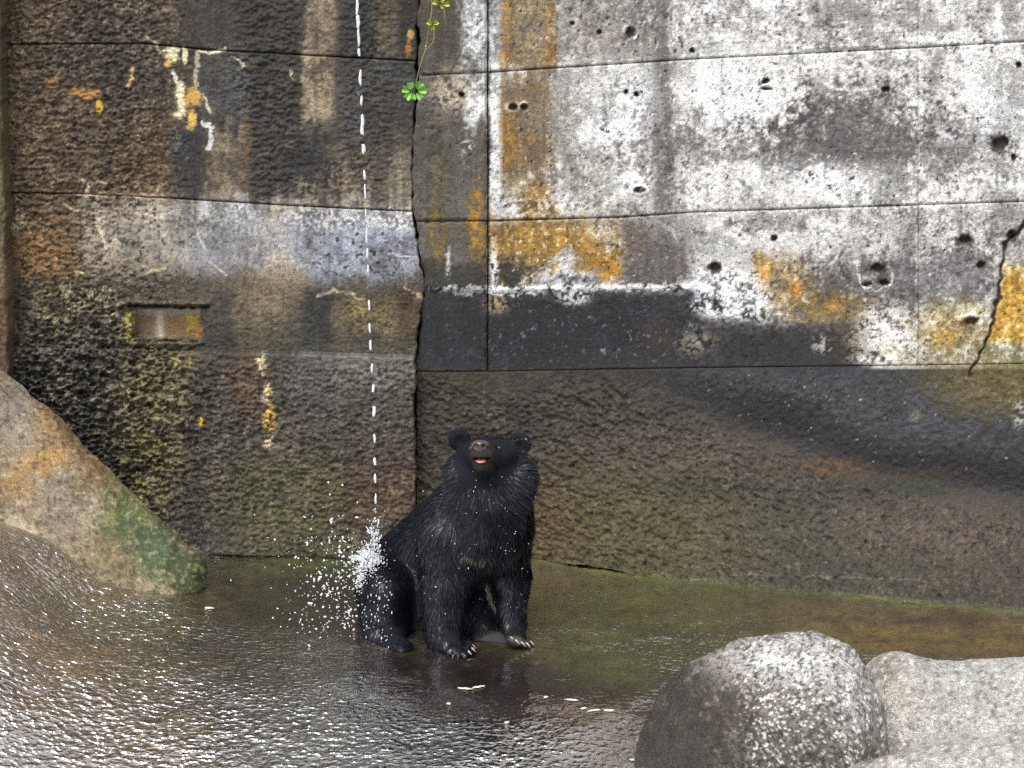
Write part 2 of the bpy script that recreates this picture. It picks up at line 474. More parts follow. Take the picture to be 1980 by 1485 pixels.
    E(350, 690, 40, 30, (190, 178, 110), 0.8, 0.5, 1.2, brk=0.8)
    # lowest panel
    R(400, 830, 690, 1100, (76, 70, 63), 0.8, 30, 12)
    R(560, 640, 690, 800, (70, 74, 84), 0.7, 22, 40)
    E(700, 720, 130, 45, (116, 114, 110), 0.75, 0.7, 0.6)  # grey sheen at the panel's upper right, painted into the colour
    E(480, 750, 36, 65, (104, 78, 56), 0.7, 0.6, 0.6)
    R(440, 830, 900, 1100, (86, 81, 52), 0.85, 60, 60, 0.4)
    E(720, 950, 110, 70, (84, 60, 46), 0.8, 0.6, 0.7)
    E(640, 840, 140, 80, (74, 66, 60), 0.5, 0.6, 0.8)
    E(560, 960, 120, 90, (90, 88, 56), 0.6, 0.6, 0.8)
    Ln([(506, 690), (512, 740), (516, 800), (524, 850)], 13, (206, 188, 150), 0.95, brk=0.75)
    E(522, 812, 13, 32, (236, 188, 62), 0.95, 0.4, 0.9, brk=0.4)
    E(518, 760, 8, 26, (230, 206, 150), 0.9, 0.4, 0.9, brk=0.4)
    E(388, 815, 5, 8, (235, 190, 40), 1, 0.3, 0.5)
    # moss towards the pillar
    E(15, 300, 18, 320, (126, 122, 76), 0.7, 0.6, 1.3, brk=0.65)
    # grains of different colour in the rough areas
    rough = np.clip(0.25 + 0.75 * (1 - sstep(300, 400, p.x)) + 0.5 * sstep(690, 720, p.y), 0, 1) * (1 - 0.8 * ellm(x, y, 520, 460, 340, 80, 0.3))
    p.speck(0.35, (150, 136, 112), 0.45, 7, 2, rough)
    p.speck(0.5, (36, 33, 30), 0.6, 8, 5, rough + 0.3)
    p.speck(0.55, (172, 160, 136), 0.45, 4.4, 8, rough); p.speck(0.6, (24, 22, 20), 0.6, 4.6, 11, rough)
    p.mottle(0.10, 0.14, 0.10, 0.12)
    # lime runs
    for a, w, c in [([(283, 70), (303, 84), (320, 112)], 2.6, (205, 190, 150)), ([(318, 96), (338, 97)], 3.0, (236, 226, 188)),
                    ([(382, 98), (405, 102), (432, 94)], 3.2, (240, 230, 190)), ([(380, 100), (379, 150), (381, 178)], 4.0, (190, 182, 160)),
                    ([(335, 140), (342, 160)], 3.5, (232, 226, 212)), ([(395, 185), (400, 205), (408, 215)], 2.4, (235, 225, 200)),
                    ([(393, 240), (408, 248), (404, 285)], 4.0, (228, 228, 226)), ([(447, 106), (462, 114), (470, 130)], 2.0, (205, 198, 172)),
                    ([(254, 130), (253, 152), (245, 165)], 3.0, (214, 178, 112)), ([(157, 346), (170, 352), (190, 348), (205, 355)], 1.8, (210, 196, 160)),
                    ([(170, 352), (168, 378)], 3.0, (214, 200, 160)), ([(150, 376), (260, 378), (330, 382)], 2.4, (205, 182, 160)),
                    ([(120, 393), (140, 405), (165, 409)], 1.8, (210, 196, 160)), ([(186, 430), (196, 452), (204, 478)], 4.2, (208, 202, 172)),
                    ([(380, 450), (396, 480)], 2.0, (205, 205, 205)), ([(405, 505), (440, 535)], 1.8, (200, 192, 172)), ([(562, 135), (570, 152)], 2.2, (220, 212, 180)),
                    ([(750, 490), (815, 500)], 1.6, (215, 215, 215)), ([(145, 522), (165, 528)], 2.2, (220, 205, 150)), ([(280, 527), (318, 520)], 1.8, (200, 190, 150))]:
        Ln(a, w, c, 0.92, 0.8)
    for cx, cy, rx, ry, c in [(337, 106, 11, 14, (244, 234, 196)), (357, 108, 5, 15, (242, 232, 190)), (349, 190, 9, 34, (244, 236, 204)), (345, 222, 10, 10, (240, 226, 180)),
                              (325, 122, 8, 8, (222, 178, 112)), (374, 188, 17, 18, (226, 178, 88)), (372, 234, 10, 18, (236, 194, 100)), (192, 206, 6, 13, (226, 180, 70)),
                              (145, 178, 14, 8, (178, 128, 72)), (172, 182, 20, 9, (184, 138, 84)), (790, 95, 6, 14, (172, 118, 32)), (793, 66, 6, 10, (206, 170, 92)), (100, 160, 14, 10, (150, 112, 62))]:
        E(cx, cy, rx, ry, c, 0.95, 0.35, 0.75)
    p.put(sstep(j3(x) - 3, j3(x) - 1, y) * (1 - sstep(j3(x) + 2, j3(x) + 7, y)) * sstep(380, 430, x) * np.clip(0.45 + 0.6 * p.nm + 0.4 * p.nf, 0, 1), (140, 137, 131), 0.65)  # sky-lit top edge of the lowest panel, painted as a pale line
    # inside of the drain opening: smooth silty concrete
    ins = sstep(256, 264, x) * (1 - sstep(386, 394, x)) * sstep(594, 600, y) * (1 - sstep(648, 656, y))
    p.put(ins, (132, 116, 92), 0.95)
    p.put(ins * np.exp(-((x - 310) / 9) ** 2), (214, 206, 186), 0.9)
    p.put(ins * np.exp(-((x - 340) / 22) ** 2), (156, 126, 90), 0.8)
    E(370, 620, 18, 26, (206, 172, 66), 0.9, 0.4, 1.1, brk=0.5); E(384, 640, 9, 14, (200, 140, 60), 0.8, 0.4, 0.9, brk=0.4)
    E(250, 625, 13, 34, (184, 170, 74), 0.9, 0.4, 1.0, brk=0.5)
    p.put(ins * (1 - sstep(598, 618, y)), (176, 176, 172), 0.8)
    wet = np.clip(0.35 + 0.5 * sstep(560, 760, y) - 0.3 * ellm(x, y, 520, 460, 340, 80), 0, 0.9)
    p.c *= 0.97
    p.curve(0.93, 1.0)
    p.dry = 1 - wet
    return p

# ------------------------------------------------------------------ white and ochre wall behind the bear
HOLES = [(1219, 63, 10, 10, 1), (1158, 62, 5, 5, 0), (1210, 177, 5, 5, 0), (1231, 182, 5, 5, 0), (992, 207, 9, 7, 1), (1014, 207, 7, 7, 1), (1480, 157, 7, 6, 0),
         (1483, 171, 13, 4, 0), (1237, 368, 13, 6, 1), (1497, 460, 7, 6, 0), (1384, 517, 13, 10, 0), (1697, 518, 14, 10, 0), (1708, 546, 10, 6, 0), (1676, 550, 12, 6, 0),
         (1935, 278, 17, 16, 0), (1970, 125, 6, 6, 0), (1878, 620, 16, 8, 1), (1866, 464, 15, 9, 0), (1712, 173, 9, 5, 0), (893, 183, 5, 5, 0), (1955, 455, 9, 9, 0), (1338, 97, 5, 6, 0),
         (1107, 45, 6, 4, 0), (1896, 512, 9, 7, 0), (1960, 305, 5, 8, 0)]
CRACK = [(1985, 420), (1975, 442), (1942, 470), (1940, 500), (1932, 560), (1915, 640), (1893, 690), (1872, 728)]
def seg_dist(x, y, pts):
    d = np.full(len(x), 1e9, np.float32)
    for (x0, y0), (x1, y1) in zip(pts[:-1], pts[1:]):
        ax, ay = x1 - x0, y1 - y0; t = np.clip(((x - x0) * ax + (y - y0) * ay) / (ax * ax + ay * ay), 0, 1)
        d = np.minimum(d, np.hypot(x - x0 - t * ax, y - y0 - t * ay))
    return d
band = interp([(600, 700), (830, 716), (1230, 735), (1400, 800), (1550, 860), (1700, 912), (1980, 950), (2500, 985)])
base_r = interp([(600, 1062), (820, 1074), (1025, 1084), (1215, 1112), (1450, 1136), (1700, 1160), (1980, 1184), (2500, 1232)])
def relief_pale(x, y):
    h = 0.0018 * fbm(x / 40, y / 40, 2, 4) + 0.0012 * vn(x / 6, y / 6, 4)
    h = h + 0.0012 * vn(x / 90, y / 3.6, 5) * (1 - sstep(80, 140, y))            # board marks in the top row
    pore = sstep(0.62, 0.9, vn(x / 6.5, y / 7.5, 7)) * (0.35 + 0.65 * sstep(0.0, 0.5, vn(x / 90, y / 60, 3)))
    h = h - 0.009 * pore * (1 - sstep(690, 720, y))
    spall = ellm(x, y, 1400, 580, 120, 70) + ellm(x, y, 1120, 540, 120, 50) + ellm(x, y, 1720, 640, 90, 60) + 0.6 * ellm(x, y, 1850, 620, 100, 60)
    h = h + 0.005 * np.clip(spall, 0, 1) * fbm(x / 9, y / 8, 9, 3)
    for cx, cy, rx, ry, rim in HOLES:
        w = (np.abs(x - cx) < 4 * rx) & (np.abs(y - cy) < 4 * ry)
        if w.any():
            r = np.sqrt(((x[w] - cx) / rx) ** 2 + ((y[w] - cy) / ry) ** 2) + 0.25 * vn(x[w] / 5, y[w] / 5, cx)
            h[w] -= 0.035 * (1 - sstep(0.5, 0.95, r)) - 0.008 * rim * np.exp(-((r - 1.35) / 0.3) ** 2)
    d = seg_dist(x + 4 * vn(x / 12, y / 12, 6), y + 3 * vn(x / 9, y / 9, 8), CRACK)
    h = h - 0.03 * (1 - sstep(1.0, 3.4, d))
    d = seg_dist(x + 2 * vn(x / 10, y / 10, 6), y + 3 * vn(x / 12, y / 9, 8), [(835, 556), (900, 560), (1000, 560), (1100, 556), (1340, 555)])
    h = h + 0.007 * np.exp(-(d / 5) ** 2)
    d = seg_dist(x, y + 2 * vn(x / 9, y / 9, 8), [(1560, 101), (1640, 96), (1690, 94)])
    h = h - 0.03 * (1 - sstep(2.0, 5.0, d))
    # rough render of the skirt
    low = sstep(0, 60, y - band(x) + 40 * vn(x / 80, y / 80, 1)) * sstep(716, 735, y)
    a = math.radians(35); u = x * math.cos(a) + y * math.sin(a); v = -x * math.sin(a) + y * math.cos(a)
    rr = 0.6 * vn(u / 9, v / 5, 2) + 0.5 * vn(x / 5.5, y / 4, 5) + 0.45 * vn(u / 26, v / 11, 8)
    h = h + low * 0.0165 * rr + sstep(716, 735, y) * (1 - low) * 0.004 * fbm(x / 8, y / 8, 3, 2)
    return h
def paint_pale(x, y):
    p = Paint(x, y, (176, 173, 170)); E, R, Ln = p.ell, p.rect, p.line
    GW = (232, 233, 234)
    # top row
    R(1080, 1290, -400, 125, (146, 140, 134), 0.8, 30, 25)
    R(1325, 2600, -400, 100, (222, 221, 221), 0.9, 30, 20)
    R(1530, 1770, -400, 75, (164, 161, 160), 0.75, 40, 50)
    R(1790, 1990, -400, 60, (196, 194, 193), 0.7, 40, 40)
    E(1570, 70, 40, 40, (138, 136, 136), 0.6, 0.6, 0.7)
    R(1294, 1312, -400, 130, (226, 224, 222), 0.8, 8, 20)
    R(1225, 1275, -400, 60, (110, 107, 108), 0.6, 16, 40)
    # second row
    R(1060, 1300, 120, 420, (190, 187, 183), 0.8, 40, 20)
    E(1200, 225, 100, 95, (240, 241, 242), 0.95, 0.6, 0.7)
    E(1120, 180, 70, 50, (214, 212, 210), 0.7, 0.6, 0.8)
    E(1150, 350, 90, 50, (176, 172, 166), 0.6, 0.6, 0.8)
    E(1225, 355, 40, 28, (234, 236, 238), 0.8, 0.5, 0.8)
    R(1330, 2600, 95, 405, (222, 220, 219), 0.9, 30, 14)
    E(1400, 170, 90, 80, (242, 243, 243), 0.9, 0.6, 0.6)
    E(1620, 270, 150, 65, (96, 92, 92), 0.95, 0.5, 0.6)
    E(1660, 240, 100, 70, (104, 100, 100), 0.7, 0.6, 0.8)
    E(1680, 210, 70, 70, (140, 136, 135), 0.7, 0.6, 0.6)
    E(1400, 290, 180, 26, (146, 141, 139), 0.8, 0.6, 0.6)
    E(1300, 300, 70, 70, (140, 134, 132), 0.7, 0.6, 0.7)
    E(1840, 280, 75, 70, (134, 131, 131), 0.85, 0.6, 0.6)
    R(1790, 1830, 100, 330, (164, 160, 158), 0.7, 16, 30)
    E(1720, 350, 70, 40, (168, 166, 165), 0.6, 0.6, 0.6)
    E(1580, 345, 160, 30, (232, 232, 232), 0.7, 0.6, 0.6)
    E(1930, 200, 50, 90, (232, 233, 234), 0.8, 0.6, 0.7)
    E(1920, 320, 60, 30, (176, 174, 174), 0.6, 0.6, 0.6)
    R(1262, 1298, -400, 425, (120, 115, 114), 0.75, 14, 20)
    # ochre runs
    R(972, 1070, -400, 138, (142, 122, 90), 0.9, 8, 10)
    R(970, 988, -400, 130, (164, 126, 70), 0.8, 7, 12); R(1052, 1074, -400, 130, (162, 124, 72), 0.8, 7, 12)
    R(965, 1068, 145, 345, (126, 102, 68), 0.9, 14, 26)
    R(968, 1000, 230, 330, (146, 108, 52), 0.7, 10, 30)
    R(1060, 1110, 145, 330, (150, 140, 124), 0.6, 20, 40)
    E(1032, 385, 34, 34, (166, 122, 56), 0.85, 0.5, 0.9)
    E(1000, 360, 35, 28, (164, 150, 120), 0.6, 0.5, 0.9)
    R(945, 968, 135, 440, (222, 224, 224), 0.95, 7, 10)
    E(985, 405, 40, 22, (216, 216, 214), 0.8, 0.5, 1.0, brk=0.5)
    E(1080, 400, 70, 20, (216, 215, 213), 0.7, 0.5, 1.0, brk=0.4)
    # narrow strip at the corner
    R(780, 946, -400, 565, (92, 87, 79), 0.96, 4, 8)
    R(800, 885, -400, 138, (84, 76, 62), 0.9, 10, 10)
    R(888, 950, -400, 138, (206, 210, 214), 0.92, 14, 20)
    E(870, 180, 40, 50, (192, 180, 156), 0.9, 0.5, 1.0, brk=0.4)
    R(898, 944, 145, 235, (220, 221, 222), 0.9, 10, 26)
    E(905, 280, 16, 50, (206, 204, 200), 0.8, 0.5, 1.3, brk=0.7)
    R(905, 943, 370, 490, (166, 122, 42), 0.85, 12, 30, brk=0.35)
    R(832, 865, 400, 520, (138, 112, 46), 0.8, 12, 40, brk=0.35)
    E(850, 330, 18, 80, (90, 86, 56), 0.5, 0.6, 0.9)
    R(800, 944, 505, 560, (52, 50, 48), 0.85, 10, 14)
    E(866, 505, 6, 32, (204, 204, 202), 0.85, 0.5, 1.2, brk=0.4)
    # third row
    R(946, 2600, 425, 720, (172, 168, 164), 0.6, 6, 6)
    R(1195, 1345, 428, 555, (100, 93, 90), 0.92, 22, 14)
    R(950, 1195, 432, 545, (160, 126, 68), 0.95, 20, 22)
    E(1010, 500, 70, 50, (128, 106, 66), 0.7, 0.6, 1.0)
    E(1080, 465, 110, 34, (184, 138, 60), 0.7, 0.6, 1.2)
    E(1190, 480, 20, 40, (176, 172, 166), 0.8, 0.5, 1.0, brk=0.4)
    p.speck(0.62, (226, 214, 180), 0.8, 8, 4, ellm(x, y, 1080, 485, 130, 60))
    E(985, 530, 45, 26, (60, 56, 52), 0.85, 0.5, 1.1)
    E(1170, 520, 34, 26, (196, 140, 40), 0.8, 0.4, 0.9)
    E(1092, 512, 20, 26, (212, 214, 220), 0.95, 0.4, 1.6)
    E(1104, 540, 50, 16, (212, 214, 220), 0.95, 0.4, 1.6)
    E(1060, 535, 24, 20, (204, 206, 210), 0.8, 0.4, 1.8, brk=0.4)
    E(955, 515, 10, 46, (222, 224, 226), 0.9, 0.4, 1.2, brk=0.4)
    E(1450, 450, 130, 45, (224, 223, 222), 0.85, 0.6, 0.7)
    E(1600, 440, 170, 36, (214, 212, 211), 0.8, 0.6, 0.7)
    E(1640, 480, 110, 30, (206, 204, 203), 0.6, 0.6, 0.8)
    E(1620, 545, 110, 45, (112, 105, 102), 0.85, 0.5, 0.7)
    E(1480, 430, 60, 14, (150, 148, 148), 0.7, 0.6, 0.7)
    E(1740, 545, 90, 50, (112, 108, 108), 0.8, 0.5, 0.7)
    E(1840, 530, 90, 60, (128, 126, 127), 0.9, 0.5, 0.7)
    E(1860, 440, 110, 34, (196, 196, 197), 0.8, 0.6, 0.8, brk=0.4)
    R(1735, 1790, 400, 600, (128, 126, 127), 0.5, 16, 40)
    E(1512, 545, 60, 55, (176, 146, 92), 0.85, 0.5, 0.9, brk=0.3)
    E(1600, 595, 90, 34, (140, 112, 56), 0.85, 0.5, 0.9, brk=0.3)
    E(1475, 520, 18, 30, (196, 146, 64), 0.8, 0.5, 0.9); E(1538, 560, 12, 16, (206, 136, 56), 0.8, 0.5, 1.1); E(1610, 590, 12, 12, (190, 140, 66), 0.6, 0.5, 1.1)
    E(1400, 560, 80, 62, (238, 241, 246), 0.97, 0.35, 0.9, brk=0.2)
    E(1370, 500, 40, 40, (226, 226, 226), 0.8, 0.5, 0.9)
    E(1450, 590, 40, 34, (234, 238, 242), 0.9, 0.4, 1.2, brk=0.4)
    # black tide mark
    R(790, 1350, 568, 730, (46, 48, 54), 0.97, 12, 12, 0.3)
    R(1340, 1680, 628, 730, (58, 56, 57), 0.95, 26, 18, 0.3)
    E(1080, 640, 330, 80, (38, 40, 46), 0.8, 0.4, 0.5)
    E(1500, 680, 180, 40, (46, 45, 47), 0.7, 0.5, 0.7)
    E(1660, 650, 40, 40, (92, 80, 58), 0.7, 0.5, 0.9)
    E(960, 588, 30, 24, (168, 148, 112), 0.85, 0.4, 1.1, brk=0.4)
    E(1350, 660, 46, 34, (152, 142, 124), 0.8, 0.5, 1.2, brk=0.6)
    E(1590, 668, 24, 22, (190, 186, 180), 0.85, 0.5, 1.3, brk=0.8)
    E(1200, 690, 70, 22, (60, 60, 58), 0.6, 0.6, 0.8)
    E(1270, 640, 30, 40, (76, 64, 54), 0.6, 0.6, 0.8)
    E(1110, 570, 34, 20, (214, 216, 220), 0.9, 0.4, 1.2, brk=0.4)
    E(1400, 595, 60, 24, (232, 236, 240), 0.9, 0.4, 1.3, brk=0.4)
    p.speck(0.72, (130, 128, 128), 0.7, 7, 6, ellm(x, y, 1150, 640, 300, 70))
    # lower end of the pale wall
    E(1715, 650, 65, 62, (214, 212, 208), 0.92, 0.45, 0.9, brk=0.25)
    E(1840, 640, 70, 50, (190, 172, 122), 0.9, 0.5, 0.9)
    E(1830, 660, 30, 30, (186, 148, 66), 0.75, 0.5, 0.9, brk=0.4)
    R(1690, 2600, 675, 712, (184, 180, 160), 0.85, 40, 10, 0.2)
    E(1700, 695, 60, 10, (232, 230, 228), 0.9, 0.5, 1.0, brk=0.5)
    E(1880, 610, 34, 26, (216, 204, 170), 0.8, 0.5, 1.1, brk=0.4); E(1870, 622, 16, 9, (206, 146, 72), 0.9, 0.4, 0.9)
    # bright ochre beyond the long crack
    cx = interp([(420, 1985), (442, 1975), (470, 1942), (560, 1932), (640, 1915), (690, 1893), (730, 1872)])(y)
    m = sstep(0, 5, x - cx) * sstep(500, 530, y + 14 * p.nm) * (1 - sstep(655, 675, y + 8 * p.nm))
    p.put(m, (214, 168, 72), 0.95)
    p.put(m * sstep(0.1, 0.5, p.nm * 0.7 + p.nb), (206, 196, 158), 0.7)
    m = sstep(0, 5, x - cx) * sstep(655, 675, y) * (1 - sstep(702, 708, y)); p.put(m, (176, 178, 158), 0.9)
    # white lime line along the crack in the tide mark
    Ln([(832, 556), (900, 560), (1000, 559), (1100, 556), (1340, 555)], 5.5, (226, 228, 232), 0.95, 0.9, brk=0.15)
    Ln([(850, 563), (1000, 570), (1070, 566)], 4.0, (208, 210, 212), 0.85, 1.2, brk=0.5)
    # pores, hairlines
    up = 1 - sstep(690, 715, y)
    p.speck(0.80, (62, 60, 60), 0.85, 6.5, 7, up * (0.6 + 0.4 * sstep(900, 1000, x)))
    p.speck(0.95, (74, 72, 72), 0.8, 4.2, 10, up * sstep(940, 1000, x)); p.speck(0.85, (232, 233, 234), 0.5, 5, 12, up * sstep(940, 1000, x) * (1 - sstep(540, 600, y)))
    for k in range(16):
        x0 = 1300 + 48 * k * 0.62 + 11 * math.sin(k * 5.1); y0 = 10 + (k * 37) % 85
        Ln([(x0, y0), (x0 + 70 + 30 * math.sin(k), y0 - 4)], 0.7, (96, 94, 94), 0.55, 0.4, 1.0)
    for k in range(12):
        x0 = 1090 + 17 * k; y0 = 15 + (k * 53) % 110
        Ln([(x0, y0), (x0 + 34, y0 - 2)], 0.7, (88, 84, 80), 0.5, 0.4, 1.0)
    Ln([(1600, 178), (1700, 177), (1770, 175)], 0.8, (84, 82, 82), 0.7, 0.5, 1.0)
    Ln([(1262, 425), (1298, 440), (1310, 470)], 3, (200, 198, 196), 0.6)
    for hx, hy, rx, ry, rim in HOLES:
        E(hx, hy, rx * 1.05, ry * 1.05, (70, 64, 58), 0.9 if not rim else 0.6, 0.3, 0.6)  # shade inside the holes, painted darker to add to their depth
        if rim:
            r = np.sqrt(((x - hx) / rx) ** 2 + ((y - hy) / ry) ** 2) + 0.3 * p.nf
            p.put(np.exp(-((r - 1.5) / 0.25) ** 2) * np.clip(0.6 + p.nm, 0, 1), (226, 226, 226), 0.7)
    Ln([(1660, 530), (1672, 556), (1694, 562), (1722, 552), (1726, 530)], 1.6, (232, 232, 232), 0.85)
    Ln([(1384, 508), (1398, 520), (1386, 528), (1372, 520)], 1.8, (120, 72, 40), 0.7)
    d = seg_dist(x + 4 * vn(x / 12, y / 12, 6), y + 3 * vn(x / 9, y / 9, 8), CRACK); p.put(1 - sstep(1.5, 5, d), (84, 74, 58), 0.8)
    rr_ = np.random.default_rng(21)
    for k in range(46):                                                          # scattered grey weathering
        bx, by = rr_.uniform(1060, 2000), rr_.uniform(-40, 520); gcol = rr_.uniform(104, 170)
        E(bx, by, rr_.uniform(14, 60), rr_.uniform(14, 70), (gcol, gcol * 0.98, gcol * 0.97), 0.55, 0.7, 1.3, brk=rr_.uniform(0.35, 0.8))
    for k in range(30):                                                          # scattered lime bloom
        bx, by = rr_.uniform(1100, 2000), rr_.uniform(-40, 480)
        E(bx, by, rr_.uniform(10, 50), rr_.uniform(8, 34), (240, 241, 242), 0.6, 0.6, 1.4, brk=rr_.uniform(0.3, 0.7))
    for k in range(40):                                                          # thin run marks
        bx, by = rr_.uniform(1075, 2000), rr_.uniform(-60, 380); gcol = rr_.choice([96, 120, 236])
        Ln([(bx, by), (bx + rr_.normal() * 3, by + rr_.uniform(20, 110))], rr_.uniform(0.8, 3.0), (gcol, gcol, gcol), 0.45, 0.8, 2.0, 0.5)
    Ln([(1775, -60), (1775, 130), (1776, 300), (1774, 560), (1775, 700)], 2.4, (226, 227, 228), 0.6, 0.6, 1.5, 0.35)
    p.mottle(0.08, 0.14 * up + 0.05, 0.12 * up + 0.05, 0.05 * up + 0.02)
    # ---- the skirt
    sk = sstep(712, 716, y + 0.0 * x)
    p.put(sk, (76, 68, 58), 1.0)
    R(700, 945, 716, 1200, (68, 59, 47), 0.8, 30, 6)
    below = sstep(-20, 30, y - band(x) + 16 * p.nb)
    p.put(sk * (1 - below) * sstep(1180, 1320, x), (78, 80, 87), 0.95)
    p.put(sk * np.exp(-((y - band(x) + 25) / 38) ** 2) * sstep(1180, 1400, x), (33, 33, 37), 0.9)
    E(1500, 800, 90, 36, (30, 30, 34), 0.8, 0.6, 0.7)
    E(1930, 745, 130, 55, (132, 120, 72), 0.85 , 0.6, 0.7)
    E(1770, 805, 14, 14, (132, 128, 108), 0.8, 0.5, 1.0); E(1970, 800, 12, 26, (200, 202, 206), 0.9, 0.4, 1.1, brk=0.4)
    E(1150, 790, 250, 70, (70, 63, 55), 0.6, 0.6, 0.8)
    E(1300, 880, 260, 50, (98, 88, 78), 0.7, 0.6, 0.8)
    E(1190, 1035, 290, 120, (104, 96, 58), 0.9, 0.6, 0.8); E(1000, 1020, 160, 90, (106, 98, 58), 0.7, 0.6, 0.8)
    E(1060, 1020, 60, 70, (112, 86, 54), 0.6, 0.6, 0.7)
    E(1560, 1010, 140, 90, (80, 78, 64), 0.6, 0.6, 0.8)
    E(1800, 1040, 200, 80, (108, 94, 82), 0.7, 0.6, 0.8)
    E(1700, 1100, 180, 40, (76, 74, 58), 0.6, 0.6, 0.8)
    E(1620, 905, 75, 20, (124, 86, 50), 0.7, 0.6, 1.0, brk=0.35)
    E(1780, 918, 100, 14, (92, 70, 50), 0.5, 0.6, 0.9)
    E(1760, 945, 90, 10, (54, 66, 44), 0.8, 0.6, 0.8); E(1340, 940, 70, 16, (60, 68, 50), 0.6, 0.6, 0.8)
    Ln([(1380, 944), (1560, 948), (1700, 952)], 2.2, (40, 38, 34), 0.7)
    Ln([(1400, 1110), (1560, 1114), (1790, 1122)], 1.6, (150, 146, 120), 0.55, 0.6)
    Ln([(936, 735), (936, 800)], 1.2, (120, 112, 100), 0.6, 0.4)
    low = sstep(20, 60, y - band(x)) * sk
    p.speck(0.45, (146, 136, 112), 0.4, 6, 2, low); p.speck(0.55, (36, 32, 28), 0.6, 7, 5, low)
    p.speck(1.0, (190, 194, 198), 0.8, 6, 9, sk * (1 - below) * sstep(1200, 1400, x))
    k = 1 + sk * (0.14 * p.nm + 0.14 * p.nf + 0.06 * p.nb - 0.10); p.c *= k[:, None]
    p.curve(0.86, 1.0)
    gm = np.exp(-((y - base_r(x)) / 7) ** 2) * sstep(1180, 1260, x); p.put(gm, (122, 132, 76), 0.7)
    p.dry = 1 - np.clip(0.08 + 0.5 * sstep(690, 760, y) + 0.2 * below * sk, 0, 0.8)
    return p

# ------------------------------------------------------------------ wall panels
def panel(name, parent, top, bot, left, right, plane, relief, paint, step=2.5, edge=3.2, thick=0.16, rag=0.0, label=None, groove=0.005):
    ym = 0.5 * (np.mean(top(np.array([0., 900.]))) + np.mean(bot(np.array([0., 900.]))))
    w = float(right(ym) - left(ym)); xm = float(left(ym)) + w / 2
    hgt = float(bot(xm) - top(xm))
    nx = max(int(w / step), 4); ny = max(int(hgt / step), 4)
    s = np.linspace(0, 1, nx); t = np.linspace(0, 1, ny)
    S, T = np.meshgrid(s, t, indexing='ij')
    Yp = ym + (T - 0.5) * hgt; Xp = 0 * S
    for _ in range(3):
        Xp = left(Yp) + S * (right(Yp) - left(Yp)); Yp = top(Xp) + T * (bot(Xp) - top(Xp))
    ex = np.minimum(S, 1 - S) * w; ey = np.minimum(T, 1 - T) * hgt
    chip = np.minimum(ex, ey) + rag * vn(Xp / 14, Yp / 14, 3) - 0.6 * rag
    x, y = Xp.ravel(), Yp.ravel()
    h = relief(x, y).reshape(S.shape)
    h = h - groove * np.exp(-(np.maximum(chip, 0) / edge) ** 2) - (0.02 * (1 - sstep(-0.5, 2.0, chip)) if rag else 0)
    Yw = plane(Xp, Yp) - h
    V = at_Y(Xp, Yp, Yw).reshape(-1, 3)
    pt = paint(x, y)
    Q = grid_quads(nx, ny)
    G = np.arange(nx * ny).reshape(nx, ny)
    ring = np.concatenate([G[:, 0], G[-1, 1:], G[-2::-1, -1], G[0, -2:0:-1]])
    back = V[ring].copy(); back[:, 1] += thick
    b0 = len(V); n = len(ring); i = np.arange(n); j = (i + 1) % n
    Q2 = np.stack([b0 + i, b0 + j, b0 + n + j, b0 + n + i], -1)
    c = pt.lin(); c = np.concatenate([c, c[ring], c[ring]]); a = np.concatenate([pt.dry, pt.dry[ring], pt.dry[ring]])
    V = np.concatenate([V, V[ring], back])
    me = make_mesh(name, V, np.concatenate([Q[:, ::-1], Q2]))
    set_col(me, c, a)
    o = link(name, me, M_wall, parent)
    if label: o["label"] = label
    return o
def box_mesh(name, lo, hi, mat, parent=None, **kw):
    lo = np.array(lo, float); hi = np.array(hi, float)
    V = np.array([[(lo, hi)[i][0], (lo, hi)[j][1], (lo, hi)[k][2]] for i in (0, 1) for j in (0, 1) for k in (0, 1)])
    Q = np.array([[0, 1, 3, 2], [4, 6, 7, 5], [0, 4, 5, 1], [2, 3, 7, 6], [0, 2, 6, 4], [1, 5, 7, 3]])
    return link(name, make_mesh(name, V, Q, smooth=False), mat, parent, **kw)
const = lambda v: (lambda t: np.full(np.shape(t), float(v)) if np.ndim(t) else float(v))
TOP = -330
# dark wall: rows separated by casting joints
dark_wall = empty("concrete_wall", (-1.6, 1.8, 0), label="dark rough concrete wall with a drain opening and cream lime runs", category="wall", kind="thing")
j1 = interp([(-400, 88), (280, 84), (400, 96), (805, 118)]); j2 = interp([(-400, 368), (150, 374), (330, 383), (560, 397), (805, 409)]); j3 = interp([(-400, 668), (240, 676), (390, 681), (505, 683), (805, 693)])
jb = interp([(-400, 1075), (390, 1072), (805, 1086)])
wob = lambda t, s, a: a * vn(np.asarray(t, float) / 11, 0 * np.asarray(t, float) + 3, s) + 1.6 * a * vn(np.asarray(t, float) / 37, 0 * np.asarray(t, float) + 7, s + 1)
xr1 = lambda y: np.interp(y, [-200, 0, 118, 250, 350, 409, 500, 545, 693], [812, 808, 806, 802, 795, 797, 812, 822, 803]) + wob(y, 4, 2.0)
xr4 = lambda y: 803 + wob(y, 6, 2.2)
plane_d = lambda x, y: 1.80 - 0.13 * x / 805.0
plane_d4 = lambda x, y: 1.76 - 0.13 * x / 805.0 - 0.05 * sstep(350, 420, x)
g = 0.22
for (t, b, xr, pl) in [(const(TOP), lambda x: j1(x) - g, xr1, plane_d), (lambda x: j1(x) + g, lambda x: j2(x) - g * 1.4, xr1, plane_d),
                       (lambda x: j2(x) + g * 1.4, lambda x: j3(x) - g, xr1, plane_d), (lambda x: j3(x) - 1.5, jb, xr4, plane_d4)]:
    panel("panel", dark_wall, t, b, const(-330), xr, pl, relief_dark, paint_dark, rag=0.5, step=2.1, edge=1.8)
